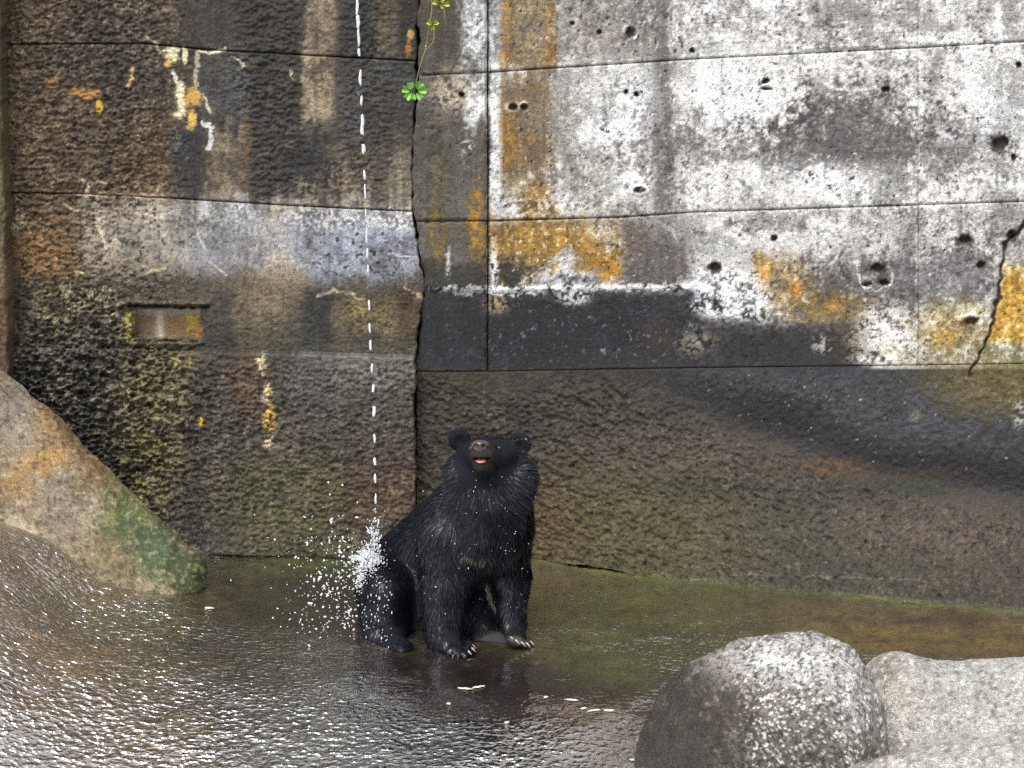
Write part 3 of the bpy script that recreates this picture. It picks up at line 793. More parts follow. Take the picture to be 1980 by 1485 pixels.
a = P3(-330, 400, 1.9); b = P3(800, 400, 1.9)
box_mesh("backing_slab", (a[0], 1.90, -0.3), (b[0] + 0.05, 2.25, 3.74), M_backing, dark_wall)  # dark slab added behind the panels to block light at the joints

# pale wall: three columns, three rows, and the rough skirt
pale_wall = empty("concrete_wall", (1.2, 1.6, 0), label="white and ochre stained concrete wall with bolt holes behind the bear", category="wall", kind="thing")
k1 = interp([(800, 146), (943, 140), (1000, 136), (1340, 114), (1775, 92), (1980, 80), (2500, 52)]); k2 = interp([(800, 428), (943, 427), (1200, 420), (1340, 410), (1775, 396), (1980, 389), (2500, 372)])
k3 = interp([(600, 712), (830, 720), (940, 719), (1340, 712), (1775, 707), (1980, 704), (2500, 698)])
plane_p = lambda x, y: 1.69 - 0.50 * (x - 820) / 1160.0
plane_s = lambda x, y: plane_p(x, y) - 0.04 * sstep(0, 1, (570 - y) / 20)          # the corner strip stands a little proud
def plane_k(x, y):
    yb = base_r(x); yt = np.minimum(band(x), yb - 60)
    Y0 = at_Z(x, yb, 0 * x)[..., 1]
    s = np.clip((y - yt) / (yb - yt), 0, 1.2)
    s = np.where(s < 1, s ** 1.35, s)
    return plane_p(x, y) + (Y0 - plane_p(x, y)) * s
xl = lambda y: np.interp(y, [-200, 0, 118, 150, 250, 350, 409, 500, 545, 570, 700], [809, 808, 811, 813, 803, 796, 799, 814, 823, 818, 804]) + wob(y, 9, 2.4)
xa, xb_ = 943.0, 1775.0
joint = lambda v, s: (lambda y: v + wob(y, s, 0.5))
for (x0, x1, pl, rg) in [(xl, joint(xa - 1.0, 2), plane_s, 2.0), (joint(xa + 0.6, 2), joint(xb_, 5), plane_p, 0.8), (joint(xb_, 5), const(2330), plane_p, 0.8)]:
    for (t, b) in [(const(TOP), lambda x: k1(x) - 0.15), (lambda x: k1(x) + 0.15, lambda x: k2(x) - 0.12), (lambda x: k2(x) + 0.12, lambda x: k3(x))]:
        panel("panel", pale_wall, t, b, x0, x1, pl, relief_pale, paint_pale, rag=rg, edge=1.4 if rg < 1 else 2.4, groove=0.003)
skirt_bot = lambda x: base_r(x) + np.interp(x, [600, 1000, 1025, 1110, 1120, 1205, 1216, 1240, 2500], [2, 2, -3, -4, -7, -5, -2, 3, 3]) + 1.5 * vn(np.asarray(x, float) / 9, 0 * np.asarray(x, float), 3)
panel("skirt", pale_wall, lambda x: k3(x), skirt_bot, const(806), const(2330), plane_k, relief_pale, paint_pale, rag=0, edge=0.5, groove=0.001, label="rough brown and olive rendered skirt")
a = P3(815, 400, 1.9); b = P3(2330, 400, 1.9)
box_mesh("backing_slab", (a[0] + 0.03, 1.90, -0.3), (b[0], 2.25, 3.74), M_backing, pale_wall)  # same added dark slab, keeps light from coming through the gaps

# brown pillar at the end of the dark wall
def relief_pillar(x, y): return 0.012 * fbm(x / 24, y / 60, 2, 3) + 0.006 * vn(x / 7, y / 6, 4)
def paint_pillar(x, y):
    p = Paint(x, y, (88, 76, 58)); p.ell(5, 250, 30, 200, (104, 100, 66), 0.7, 0.6, 1.0); p.ell(5, 650, 30, 120, (96, 74, 52), 0.7, 0.6, 0.8)
    p.speck(0.5, (44, 40, 34), 0.6, 8, 5); p.mottle(0.15, 0.15, 0.1, 0.2); p.dry[:] = 0.7; return p
pillar_edge = lambda y: np.interp(y, [-200, 150, 330, 420, 720, 1000], [-2, 2, 8, 12, 18, 20]) + wob(y, 12, 1.5)
pil = empty("concrete_pillar", P3(-100, 1000, 1.6) * np.array([1, 1, 0]), label="brown concrete pillar standing against the end of the dark wall", category="pillar", kind="thing")
panel("shaft", pil, const(TOP), const(1010), const(-330), pillar_edge, lambda x, y: 1.60 + 0 * x, relief_pillar, paint_pillar, rag=2.0, thick=0.3)

# ------------------------------------------------------------------ floor of the enclosure and the water running over it
def axis(lo, hi, step, far):
    core = np.arange(lo, hi + step / 2, step); out = []; d = step
    x = hi
    while x < far: d *= 1.35; x += d; out.append(x)
    neg = []; d = step; x = lo
    while x > -far: d *= 1.35; x -= d; neg.append(x)
    return np.array(neg[::-1] + list(core) + out)
ridge = interp([(-9, 0.95), (-3.3, 0.80), (-2.8, 0.565), (-2.45, 0.36), (-2.2, 0.15), (-1.95, 0.09), (-1.7, 0.04), (-1.4, 0.0), (9, 0.0)])
def ground_z(X, Y):
    X = np.asarray(X, float); Y = np.asarray(Y, float)
    z = ridge(X + 0.10 * vn(X * 2.3, Y * 2.3, 2)) * (1 - 0.8 * sstep(0.62, 1.0, Y)) * sstep(-1.7, 0.62, Y + 0.2 * vn(X * 1.4, Y * 1.4, 4))
    z = z + 0.16 * np.exp(-((X + 2.5) / 0.5) ** 2 - ((Y + 1.0) / 0.5) ** 2)
    z = z - 0.26 * sstep(-0.35, -1.9, Y + 0.15 * vn(X * 1.2, Y, 9)) * (Y > -30)
    z = z + 0.012 * fbm(X * 2.2, Y * 2.2, 5, 3) + 0.004 * fbm(X * 9, Y * 9, 8, 2)
    return z - 0.004
gx = axis(-3.7, 3.3, 0.02, 70.0); gy = axis(-2.6, 1.9, 0.02, 70.0)
GX, GY = np.meshgrid(gx, gy, indexing='ij')
GZ = ground_z(GX, GY)
GV = np.stack([GX, GY, GZ], -1).reshape(-1, 3)
def paint_ground(V):
    inb = V[:, 1] > -8
    Vc = V.copy(); Vc[~inb, 1] = -8
    px, py = project(Vc)
    px = np.clip(px, -3000, 5000); py = np.clip(py, 0, 5000)
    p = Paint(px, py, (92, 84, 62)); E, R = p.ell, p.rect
    p.nm = fbm(V[:, 0] * 9, V[:, 1] * 9, 3, 4); p.nf = fbm(V[:, 0] * 26, V[:, 1] * 26, 5, 2); p.nb = fbm(V[:, 0] * 2.5, V[:, 1] * 2.5, 1, 4)
    E(150, 1250, 330, 260, (160, 122, 74), 0.9, 0.6, 0.5)
    E(60, 1120, 160, 90, (150, 132, 104), 0.7, 0.6, 0.6)
    E(330, 1420, 150, 120, (170, 126, 60), 0.8, 0.6, 0.6)
    E(230, 1180, 160, 70, (104, 96, 60), 0.7, 0.6, 0.6)
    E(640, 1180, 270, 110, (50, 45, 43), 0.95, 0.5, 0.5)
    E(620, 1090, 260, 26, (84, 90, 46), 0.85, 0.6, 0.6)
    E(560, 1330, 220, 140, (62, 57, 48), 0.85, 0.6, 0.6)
    E(960, 1350, 360, 115, (38, 27, 30), 0.97, 0.5, 0.5)  # dark reflection in front of the bear, painted into the floor colour
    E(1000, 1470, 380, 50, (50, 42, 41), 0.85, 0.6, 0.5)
    E(1280, 1200, 330, 85, (106, 110, 52), 0.95, 0.5, 0.5)
    E(1230, 1280, 180, 60, (86, 92, 50), 0.7, 0.6, 0.5)
    E(1160, 1420, 180, 70, (86, 66, 48), 0.6, 0.6, 0.6)
    E(1800, 1225, 300, 46, (118, 96, 54), 0.95, 0.5, 0.5)
    E(1450, 1180, 200, 30, (112, 98, 46), 0.7, 0.6, 0.5)
    E(1930, 1258, 60, 14, (140, 104, 62), 0.7, 0.5, 0.8)
    E(1800, 1200, 200, 10, (74, 66, 50), 0.6, 0.6, 0.5)
    d = np.abs(V[:, 1] - at_Z(px, base_r(px), 0 * px)[:, 1])
    p.put(np.exp(-(d / 0.05) ** 2) * sstep(820, 1000, px) * (V[:, 1] > -1), (122, 138, 72), 0.85)
    p.speck(0.55, (130, 120, 84), 0.2, 8, 3); p.speck(0.5, (40, 34, 30), 0.4, 9, 6)
    p.mottle(0.16, 0.2, 0.12, 0.0)
    g_ = p.c.mean(1, keepdims=True); p.c = np.clip((g_ + (p.c - g_) * 1.12) * 0.90, 0.01, 1)
    p.dry[:] = 0.5
    return p
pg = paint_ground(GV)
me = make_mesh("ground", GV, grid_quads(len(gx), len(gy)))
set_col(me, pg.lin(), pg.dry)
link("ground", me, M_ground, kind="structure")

# thin sheet of running water on the floor
wx = axis(-3.6, 3.2, 0.035, 4.2); wy = np.arange(-4.2, 1.86, 0.035)
WX, WY = np.meshgrid(wx, wy, indexing='ij')
WV = np.stack([WX, WY, ground_z(WX, WY) * 1.0 + 0.014 + 0.004 * vn(WX * 7, WY * 7, 3)], -1).reshape(-1, 3)
wpx, wpy = project(WV)
rip = 0.42 + 0.85 * ellm(wpx, wpy, 100, 1300, 420, 260, 0.6) + 0.55 * ellm(wpx, wpy, 640, 1440, 480, 120, 0.6) + 0.3 * ellm(wpx, wpy, 50, 1140, 170, 90, 0.6) + 0.2 * ellm(wpx, wpy, 1250, 1220, 220, 90)
rip = rip * (1 - 0.75 * ellm(wpx, wpy, 960, 1320, 260, 75, 0.5)) * (1 - 0.75 * ellm(wpx, wpy, 560, 1150, 170, 60, 0.5)) * (1 - 0.6 * ellm(wpx, wpy, 1800, 1220, 260, 40, 0.5))
rip = np.clip(rip * (1 + 0.3 * fbm(WV[:, 0] * 2.5, WV[:, 1] * 2.5, 6, 3)), 0.04, 1.3)
me = make_mesh("water", WV, grid_quads(len(wx), len(wy)))
set_col(me, np.stack([rip] * 3, -1))
M_water = bpy.data.materials.new("running_water"); M_water.use_nodes = True
nt = M_water.node_tree; nt.nodes.clear(); L = nt.links
o_ = nd(nt, "ShaderNodeOutputMaterial"); mixs = nd(nt, "ShaderNodeMixShader"); tr = nd(nt, "ShaderNodeBsdfTransparent"); gl = nd(nt, "ShaderNodeBsdfGlossy")
tr.inputs['Color'].default_value = (0.93, 0.93, 0.9, 1); gl.inputs['Roughness'].default_value = 0.02
at = nd(nt, "ShaderNodeAttribute", attribute_name="Col")
n1 = noise_node(nt, pos_node(nt, (1.0, 1.3, 1.0)), 27, 1.5, 0.5); n2 = noise_node(nt, pos_node(nt, (1.0, 1.2, 1.0)), 9, 2, 0.5)
hh = math_n(nt, 'ADD', math_n(nt, 'MULTIPLY', math_n(nt, 'POWER', n1, 3.0), 2.2), math_n(nt, 'MULTIPLY', n2, 0.8))
bp = nd(nt, "ShaderNodeBump"); bp.inputs['Distance'].default_value = 0.012
L.new(at.outputs['Fac'], bp.inputs['Strength']); L.new(hh, bp.inputs['Height'])
fr = nd(nt, "ShaderNodeFresnel"); L.new(mapr(nt, at.outputs['Fac'], 0.45, 1.1, 1.36, 2.9), fr.inputs['IOR'])
L.new(bp.outputs[0], fr.inputs['Normal']); L.new(bp.outputs[0], gl.inputs['Normal'])
L.new(math_n(nt, 'MINIMUM', math_n(nt, 'MULTIPLY', fr.outputs[0], mapr(nt, at.outputs['Fac'], 0.25, 1.0, 0.38, 1.0)), 0.8), mixs.inputs[0]); L.new(tr.outputs[0], mixs.inputs[1]); L.new(gl.outputs[0], mixs.inputs[2]); L.new(mixs.outputs[0], o_.inputs['Surface'])
link("water", me, M_water, kind="structure")

# ------------------------------------------------------------------ rocks
def rock(name, sdf, mat, paint, amp, label, freq=9.0, seed=0, cut=-0.1, lump=0.0):
    V, Q = sdf.mesh(); N = sdf.grad(V)
    d = amp * fbm3(V * freq, seed, 4) + lump * fbm3(V * 3.0, seed + 5, 2)
    V = V + N * d[:, None]
    px, py = project(V)
    p = paint(px.astype(np.float32), py.astype(np.float32), V)
    org = V.mean(0); org[2] = V[:, 2].min()
    me = make_mesh(name, V, Q); set_col(me, p.lin(), p.dry)
    return link(name, me, mat, None, org, label=label, category="rock", kind="thing")
def paint_slope(x, y, V):
    p = Paint(x, y, (158, 140, 112)); E, R, Ln = p.ell, p.rect, p.line
    E(40, 790, 90, 60, (160, 150, 140), 0.8, 0.6, 0.6)
    E(120, 960, 110, 60, (158, 146, 134), 0.85, 0.6, 0.6)
    E(30, 960, 60, 50, (168, 146, 116), 0.7, 0.6, 0.6)
    E(110, 800, 40, 60, (190, 152, 98), 0.8, 0.6, 0.8, 30)
    E(90, 890, 60, 26, (206, 160, 94), 0.85, 0.6, 0.9, -20)
    E(30, 940, 40, 20, (192, 148, 92), 0.7, 0.6, 0.9)
    Ln([(80, 740), (150, 850), (240, 970), (330, 1062), (400, 1100)], 22, (122, 96, 60), 0.8, 1.0, 18)
    E(190, 900, 40, 60, (140, 112, 70), 0.7, 0.6, 0.7, 40)
    E(262, 1015, 85, 52, (104, 116, 62), 0.9, 0.6, 0.7, 45)
    E(310, 1070, 80, 50, (84, 104, 72), 0.85, 0.6, 0.7, 35)
    E(370, 1110, 55, 45, (68, 82, 44), 0.9, 0.5, 0.6)
    E(215, 1085, 50, 36, (150, 132, 96), 0.7, 0.6, 0.8)
    Ln([(20, 1000), (130, 1075), (230, 1135), (320, 1155)], 16, (206, 194, 168), 0.7, 1.4, 10, 0.35)
    p.speck(0.45, (214, 196, 160), 0.5, 6, 3); p.speck(0.5, (74, 62, 46), 0.5, 7, 6)
    p.mottle(0.08, 0.12, 0.1, 0.0); p.c *= 0.88; p.dry[:] = 0.75; return p
sd_ = Sdf((-3.6, 0.2, -0.15), (-1.35, 1.95, 2.1), 0.011)
A = P3(-123, 905, 1.32); B = P3(346, 1110, 1.08)
sd_.cone(A, B, 0.67, 0.165, 0.05)
sd_.cone(P3(-60, 1010, 1.05), P3(310, 1135, 0.95), 0.30, 0.09, 0.18)
rock("rock", sd_, M_rock, paint_slope, 0.010, "tan sloping rock with a green mossy foot leaning on the dark wall", 11.0, 1, lump=0.02)

def paint_boulder(x, y, V):
    p = Paint(x, y, (116, 110, 103)); E = p.ell
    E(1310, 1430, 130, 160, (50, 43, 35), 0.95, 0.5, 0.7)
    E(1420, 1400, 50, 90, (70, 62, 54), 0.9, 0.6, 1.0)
    E(1540, 1275, 160, 46, (214, 213, 211), 0.85, 0.6, 1.2)  # wet sky glare on the top, painted pale
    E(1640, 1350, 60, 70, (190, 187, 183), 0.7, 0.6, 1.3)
    E(1490, 1470, 170, 50, (84, 78, 70), 0.8, 0.6, 1.0)
    E(1560, 1400, 60, 40, (104, 98, 92), 0.7, 0.6, 1.2)
    p.speck(0.30, (46, 42, 38), 0.75, 4.5, 3); p.speck(0.40, (240, 240, 238), 0.75, 4.2, 6, sstep(1380, 1480, x)); E(1300, 1440, 90, 140, (44, 38, 31), 0.7, 0.5, 0.6)  # white specks here are painted wet glints
    p.mottle(0.1, 0.25, 0.2, 0.0); p.dry[:] = 0.5; return p
bY = -2.25
sd_ = Sdf((0.3, -3.2, -0.5), (2.0, -1.2, 1.15), 0.010)
sd_.ell(P3(1482, 1460, bY), (0.46, 0.50, 0.49), 0.05)
sd_.ell(P3(1590, 1415, bY - 0.05), (0.22, 0.42, 0.36), 0.2)
sd_.ell(P3(1370, 1500, bY - 0.05), (0.27, 0.40, 0.40), 0.15)
sd_.ell(P3(1480, 1720, bY), (0.52, 0.5, 0.5), 0.15)
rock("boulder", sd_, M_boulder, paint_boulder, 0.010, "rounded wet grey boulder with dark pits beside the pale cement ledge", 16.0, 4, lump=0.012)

def paint_ledge(x, y, V):
    p = Paint(x, y, (182, 179, 174)); E = p.ell
    E(1730, 1330, 60, 80, (176, 170, 162), 0.7, 0.6, 0.7); E(1800, 1400, 200, 30, (186, 182, 176), 0.6, 0.6, 0.7); E(1710, 1290, 30, 30, (150, 142, 132), 0.7, 0.5, 0.9)
    E(1680, 1450, 70, 40, (128, 122, 114), 0.8, 0.6, 0.8); E(1900, 1290, 120, 30, (196, 193, 188), 0.6, 0.6, 0.7)
    p.speck(0.4, (112, 106, 98), 0.6, 6, 3); p.speck(0.4, (236, 232, 224), 0.6, 6, 6)
    p.mottle(0.05, 0.08, 0.1, 0.0); p.c *= 0.93; p.dry[:] = 1; return p
lY = -2.05
sd_ = Sdf((1.1, -3.3, -0.3), (4.3, -1.2, 1.2), 0.016)
sd_.cone(P3(1830, 1620, lY), P3(2500, 1600, lY), 0.72, 0.72, 0.05)
sd_.ell(P3(1738, 1345, lY), (0.13, 0.34, 0.145), 0.12)
sd_.cone(P3(1770, 1500, lY), P3(2450, 1480, lY), 0.42, 0.42, 0.15)
sd_.ell(P3(2400, 1370, lY), (0.6, 0.42, 0.22), 0.35)
rock("rock", sd_, M_ledge, paint_ledge, 0.004, "pale dry cement ledge with a dished top beside the wet boulder", 20.0, 7, lump=0.008)
sd_ = Sdf((0.9, -4.3, -0.3), (4.3, -2.6, 1.0), 0.02)
sd_.cone(P3(1900, 1720, -3.15), P3(2600, 1690, -3.15), 0.55, 0.55, 0.05)
sd_.cone(P3(1690, 1600, -3.15), P3(2000, 1580, -3.15), 0.24, 0.26, 0.2)
rock("rock", sd_, M_ledge, paint_ledge, 0.004, "low whitish cement rim in front of the dished ledge", 20.0, 9, lump=0.008)

# ------------------------------------------------------------------ bear
b = Sdf((-0.92, -0.32, -0.03), (0.22, 1.06, 1.36), 0.0065)
PX = 1 / 385.0
def C3(px, py, Y): return P3(px, py, Y)
# trunk, sitting three-quarter towards the camera
b.cone(C3(795, 1135, 0.62), C3(928, 1000, 0.40), 0.285, 0.25, 0.03)
b.ell(C3(800, 1170, 0.66), (0.26, 0.30, 0.27), 0.1)
b.ell(C3(890, 1130, 0.44), (0.22, 0.22, 0.28), 0.08)
b.ell(C3(935, 1020, 0.25), (0.215, 0.22, 0.24), 0.08)
# neck and ruff
b.cone(C3(936, 985, 0.33), C3(946, 930, 0.22), 0.215, 0.19, 0.06)
b.ell(C3(944, 955, 0.15), (0.200, 0.15, 0.16), 0.10)
# skull, cheeks, brows
b.ell(C3(947, 902, 0.17), (0.178, 0.17, 0.135), 0.06)
b.ell(C3(897, 918, 0.12), (0.085, 0.10, 0.095), 0.06)
b.ell(C3(1000, 922, 0.13), (0.085, 0.10, 0.10), 0.06)
b.ell(C3(968, 875, 0.07), (0.075, 0.09, 0.062), 0.05)
b.ell(C3(918, 876, 0.07), (0.062, 0.09, 0.060), 0.05)
# muzzle and lower jaw, raised and turned a little
b.cone(C3(941, 884, 0.06), C3(931, 874, -0.125), 0.085, 0.052, 0.035)
b.ell(C3(931, 879, -0.13), (0.056, 0.04, 0.034), 0.02)
b.cone(C3(940, 914, 0.05), C3(932, 899, -0.105), 0.062, 0.034, 0.022)
b.ell(C3(931, 888, -0.16), (0.044, 0.055, 0.011), 0.006, True)
b.cone(C3(946, 890, -0.10), C3(962, 908, 0.0), 0.007, 0.005, 0.006, True)
b.cone(C3(915, 890, -0.10), C3(903, 903, 0.0), 0.007, 0.005, 0.006, True)
b.cone(C3(941, 846, 0.03), C3(941, 866, -0.02), 0.010, 0.006, 0.03, True)
for ex in (911, 965):
    b.ell(C3(ex, 867, -0.03), (0.018, 0.02, 0.012), 0.012, True)
# ears
for (ex, ey, tilt) in ((888, 850, -0.15), (1005, 858, 0.2)):
    ry = math.cos(tilt); rs = math.sin(tilt)
    rot = np.array([[ry, 0, rs], [0, 1, 0], [-rs, 0, ry]], np.float32)
    b.ell(C3(ex, ey, 0.20), (0.056, 0.026, 0.058), 0.016, rot=rot)
    b.ell(C3(ex + (3 if ex < 900 else -2), ey + 4, 0.165), (0.036, 0.024, 0.038), 0.012, True, rot=rot)
# fore leg (bear's right), from the shoulder down to the paw
b.ell(C3(872, 1015, 0.26), (0.14, 0.17, 0.17), 0.08)
b.cone(C3(866, 1030, 0.22), C3(866, 1130, 0.20), 0.135, 0.130, 0.06)
b.cone(C3(864, 1130, 0.20), C3(858, 1222, 0.13), 0.125, 0.090, 0.03)
b.cone(C3(852, 1240, 0.12), C3(884, 1256, 0.02), 0.058, 0.045, 0.04)
TOES_A = [(876, 1263, -0.01), (889, 1262, -0.02), (900, 1259, -0.02), (907, 1253, 0.01), (908, 1247, 0.04)]
for t in TOES_A: b.ell(C3(*t), (0.022, 0.026, 0.020), 0.012)
# other fore leg
b.ell(C3(975, 1015, 0.26), (0.115, 0.17, 0.17), 0.08)
b.cone(C3(985, 1030, 0.24), C3(988, 1120, 0.25), 0.098, 0.090, 0.05)
b.cone(C3(988, 1120, 0.25), C3(992, 1205, 0.19), 0.088, 0.062, 0.03)
b.cone(C3(993, 1212, 0.18), C3(1000, 1236, 0.09), 0.055, 0.045, 0.03)
TOES_B = [(982, 1232, 0.06), (992, 1238, 0.05), (1003, 1242, 0.05), (1013, 1244, 0.07), (1020, 1240, 0.10)]
for t in TOES_B: b.ell(C3(*t), (0.020, 0.026, 0.018), 0.010)
# hind leg drawn up beside the body, knee on top
b.cone(C3(800, 1160, 0.60), C3(752, 1125, 0.34), 0.17, 0.125, 0.06)
b.cone(C3(749, 1128, 0.32), C3(746, 1215, 0.30), 0.122, 0.115, 0.035)
b.cone(C3(744, 1200, 0.32), C3(740, 1240, 0.28), 0.125, 0.085, 0.03)
b.cone(C3(742, 1240, 0.24), C3(776, 1256, 0.09), 0.082, 0.058, 0.04)
for t in [(764, 1265, 0.05), (775, 1267, 0.04), (785, 1266, 0.05), (793, 1261, 0.08)]: b.ell(C3(*t), (0.023, 0.028, 0.022), 0.012)
# far hind leg: knee and the sole of the foot showing between the fore legs
b.cone(C3(890, 1180, 0.50), C3(938, 1195, 0.34), 0.12, 0.085, 0.05)
b.cone(C3(938, 1200, 0.34), C3(935, 1235, 0.26), 0.075, 0.055, 0.03)
b.cone(C3(925, 1241, 0.24), C3(985, 1240, 0.20), 0.048, 0.052, 0.02)
b.f[:, :, : int((0.002 - b.lo[2]) / b.h) + 1] = np.maximum(b.f[:, :, : int((0.002 - b.lo[2]) / b.h) + 1], 0.004)   # rests on the floor
BV, BQ = b.mesh(); BN = b.grad(BV)
bear = empty("bear", np.array([-0.3, 0.35, 0.0]), label="black bear with cream chest mark sitting in the water, head raised", category="bear", kind="thing")

def bear_color(V, N):
    px, py = project(V)
    front = N[:, 1] < 0.2
    col = np.tile(np.array([0.0045, 0.006, 0.0110]), (len(V), 1))
    def put(m, c):
        nonlocal col
        col = col + (np.array(c) - col) * np.clip(m, 0, 1)[:, None]
    nz = 0.5 * vn(px / 6, py / 6, 3)
    d = seg_dist(px + 3 * vn(px / 9, py / 9, 4), py + 3 * vn(px / 9, py / 9, 6), [(897, 1060), (908, 1069), (915, 1080), (932, 1075), (951, 1065)])
    put((1 - sstep(0.4, 2.2, d + 1.2 * nz)) * front, (0.17, 0.145, 0.095))
    d = seg_dist(px, py, [(942, 1132), (946, 1150), (954, 1172)]); put((1 - sstep(2.0, 4.0, d)) * front, (0.34, 0.30, 0.20))
    mz = ellm(px, py, 931, 885, 30, 26, 0.4) * (V[:, 1] < -0.03)
    put(mz, (0.030, 0.024, 0.021))
    put(ellm(px, py, 931, 898, 14, 10, 0.5) * (V[:, 1] < -0.03), (0.045, 0.032, 0.027))
    sole = ellm(px, py, 968, 1240, 44, 20, 0.3) * front * (V[:, 1] > 0.10) * (V[:, 1] < 0.30); put(sole, (0.045, 0.041, 0.044))
    pads = ellm(px, py, 1000, 1240, 24, 10, 0.4) * front * (V[:, 1] < 0.10); put(pads * 0.7, (0.10, 0.085, 0.07))
    return col
M_skin = surface_mat("bear_skin", 90, 220, 0.3, 0.3, 0.006, 0.75, 0.4, spec=0.25)
M_fur = surface_mat("wet_black_fur", 30, 120, 0.25, 0.2, 0.001, 0.42, 0.35, spec=0.3)
me = make_mesh("body", BV, BQ); set_col(me, bear_color(BV, BN))
link("body", me, M_skin, bear)

# coat: tapered wet locks lying along the body
def fur(n_try, name, mat, wscale=1.0, lscale=1.0, liftadd=0.0):
    q = BV[BQ]; e1 = q[:, 1] - q[:, 0]; e2 = q[:, 3] - q[:, 0]
    area = np.linalg.norm(np.cross(e1, e2), axis=1)
    f = rng.choice(len(BQ), n_try, p=area / area.sum())
    u, v = rng.random(n_try)[:, None], rng.random(n_try)[:, None]
    P = q[f, 0] * (1 - u) * (1 - v) + q[f, 1] * u * (1 - v) + q[f, 2] * u * v + q[f, 3] * (1 - u) * v
    N = b.grad(P, 0.012)
    px, py = project(P)
    face = C3(934, 884, -0.1)
    rf = P - face; df = np.linalg.norm(rf, axis=1)
    # lengths
    Ln = np.full(n_try, 0.052)
    Ln = Ln * (1 - 0.65 * sstep(0.30, 0.14, df)) 
    Ln = np.where(P[:, 2] < 0.36, Ln * 0.72, Ln); Ln = np.where(P[:, 2] < 0.12, Ln * 0.62, Ln)
    ear = (ellm(px, py, 888, 848, 30, 30, 0.2) + ellm(px, py, 1005, 857, 30, 30, 0.2)) * (P[:, 1] > 0.1)
    Ln = np.where(ear > 0.3, 0.014, Ln)
    ruff = np.exp(-((df - 0.28) / 0.10) ** 2) * (P[:, 2] > 0.5); Ln = Ln * (1 + 0.15 * ruff)
    Ln = np.where(df < 0.16, 0.007 + 0.10 * np.clip(df - 0.07, 0, 1), Ln)
    nose_c = C3(929, 864, -0.19); mouth_c = C3(930, 887, -0.16)
    qn = (P - nose_c) / np.array([0.056, 0.06, 0.032]); qm = (P - mouth_c) / np.array([0.05, 0.07, 0.016])
    keep = (np.linalg.norm(qn, axis=1) > 1) & (np.linalg.norm(qm, axis=1) > 1)
    keep &= ~((P[:, 1] < 0.06) & (P[:, 2] < 0.04) & (rng.random(n_try) < 0.4))
    if wscale > 1: keep &= df > 0.2
    keep &= ~((ellm(px, py, 968, 1240, 44, 20, 0.2) > 0.4) & (P[:, 1] < 0.3))
    keep &= (P[:, 2] > 0.02)
    keep &= (N[:, 1] < 0.75)
    eyes = (np.hypot(px - 911, py - 867) < 9) | (np.hypot(px - 965, py - 867) < 9); keep &= ~(eyes & (P[:, 1] < 0.15))
    P, N, Ln, rf, df, px, py = P[keep], N[keep], Ln[keep], rf[keep], df[keep], px[keep], py[keep]
    n = len(P)
    # flow: away from the face on the head and ruff, back and down along the trunk, straight down on the limbs
    rad = rf / df[:, None]
    trunk = np.array([-0.45, 0.25, -0.85])
    wr = (1 - sstep(0.25, 0.55, df))[:, None]
    flow = rad * wr + trunk * (1 - wr)
    low = sstep(0.62, 0.40, P[:, 2])[:, None]; flow = flow * (1 - low) + np.array([-0.05, -0.05, -1.0]) * low
    k = 16.0
    flow = flow + 0.42 * np.stack([vn3(P * k, 1), vn3(P * k, 4), vn3(P * k, 7)], -1) + 0.22 * rng.normal(size=(n, 3))
    T = flow - N * (flow * N).sum(1)[:, None]; T /= np.linalg.norm(T, axis=1)[:, None] + 1e-6
    lift = (0.22 + liftadd + 0.16 * rng.random(n) + 0.12 * vn3(P * 22, 2))[:, None]
    D = T * np.cos(lift) + N * np.sin(lift)
    Sd = np.cross(D, N); Sd /= np.linalg.norm(Sd, axis=1)[:, None] + 1e-6
    Ln = Ln * lscale * (0.65 + 0.6 * rng.random(n)) * (1 + 0.35 * vn3(P * 14, 9))
    wd = (0.0018 + 0.0017 * rng.random(n)) * wscale * np.where(df < 0.16, 0.55, 1.0)
    segs = 3
    V = np.zeros((n, 2 * segs + 1, 3)); ts = np.linspace(0, 1, segs + 1)
    root = P - N * 0.004
    for i, t in enumerate(ts):
        c = root + (D * (t * Ln)[:, None]) - N * (0.30 * Ln * t * t * np.sin(lift[:, 0]))[:, None] + np.array([0, 0, -0.10]) * (Ln * t * t)[:, None]
        if i < segs:
            w = (wd * (1.0, 0.95, 0.62)[i])[:, None]
            V[:, 2 * i] = c - Sd * w; V[:, 2 * i + 1] = c + Sd * w
            V[:, 2 * i] -= N * 0.3 * w; 
        else: V[:, 2 * segs] = c
    m = 2 * segs + 1; o = (np.arange(n) * m)[:, None]
    Q = np.concatenate([o + np.array([[2 * i, 2 * i + 1, 2 * i + 3, 2 * i + 2]]) for i in range(segs - 1)])
    Tq = o + np.array([[2 * segs - 2, 2 * segs - 1, 2 * segs]])
    col = bear_color(P, N) * (0.75 + 0.5 * rng.random(n))[:, None]
    col = np.repeat(col, m, 0)
    me = make_mesh(name, V.reshape(-1, 3), Q, Tq); set_col(me, col)
    return link(name, me, mat, bear, kind="stuff")
M_lock = surface_mat("wet_lock", 30, 120, 0.25, 0.2, 0.001, 0.34, 0.3, spec=0.5)
fur(125000, "fur", M_fur)
fur(13000, "wet_locks", M_lock, 1.8, 1.2, 0.10)

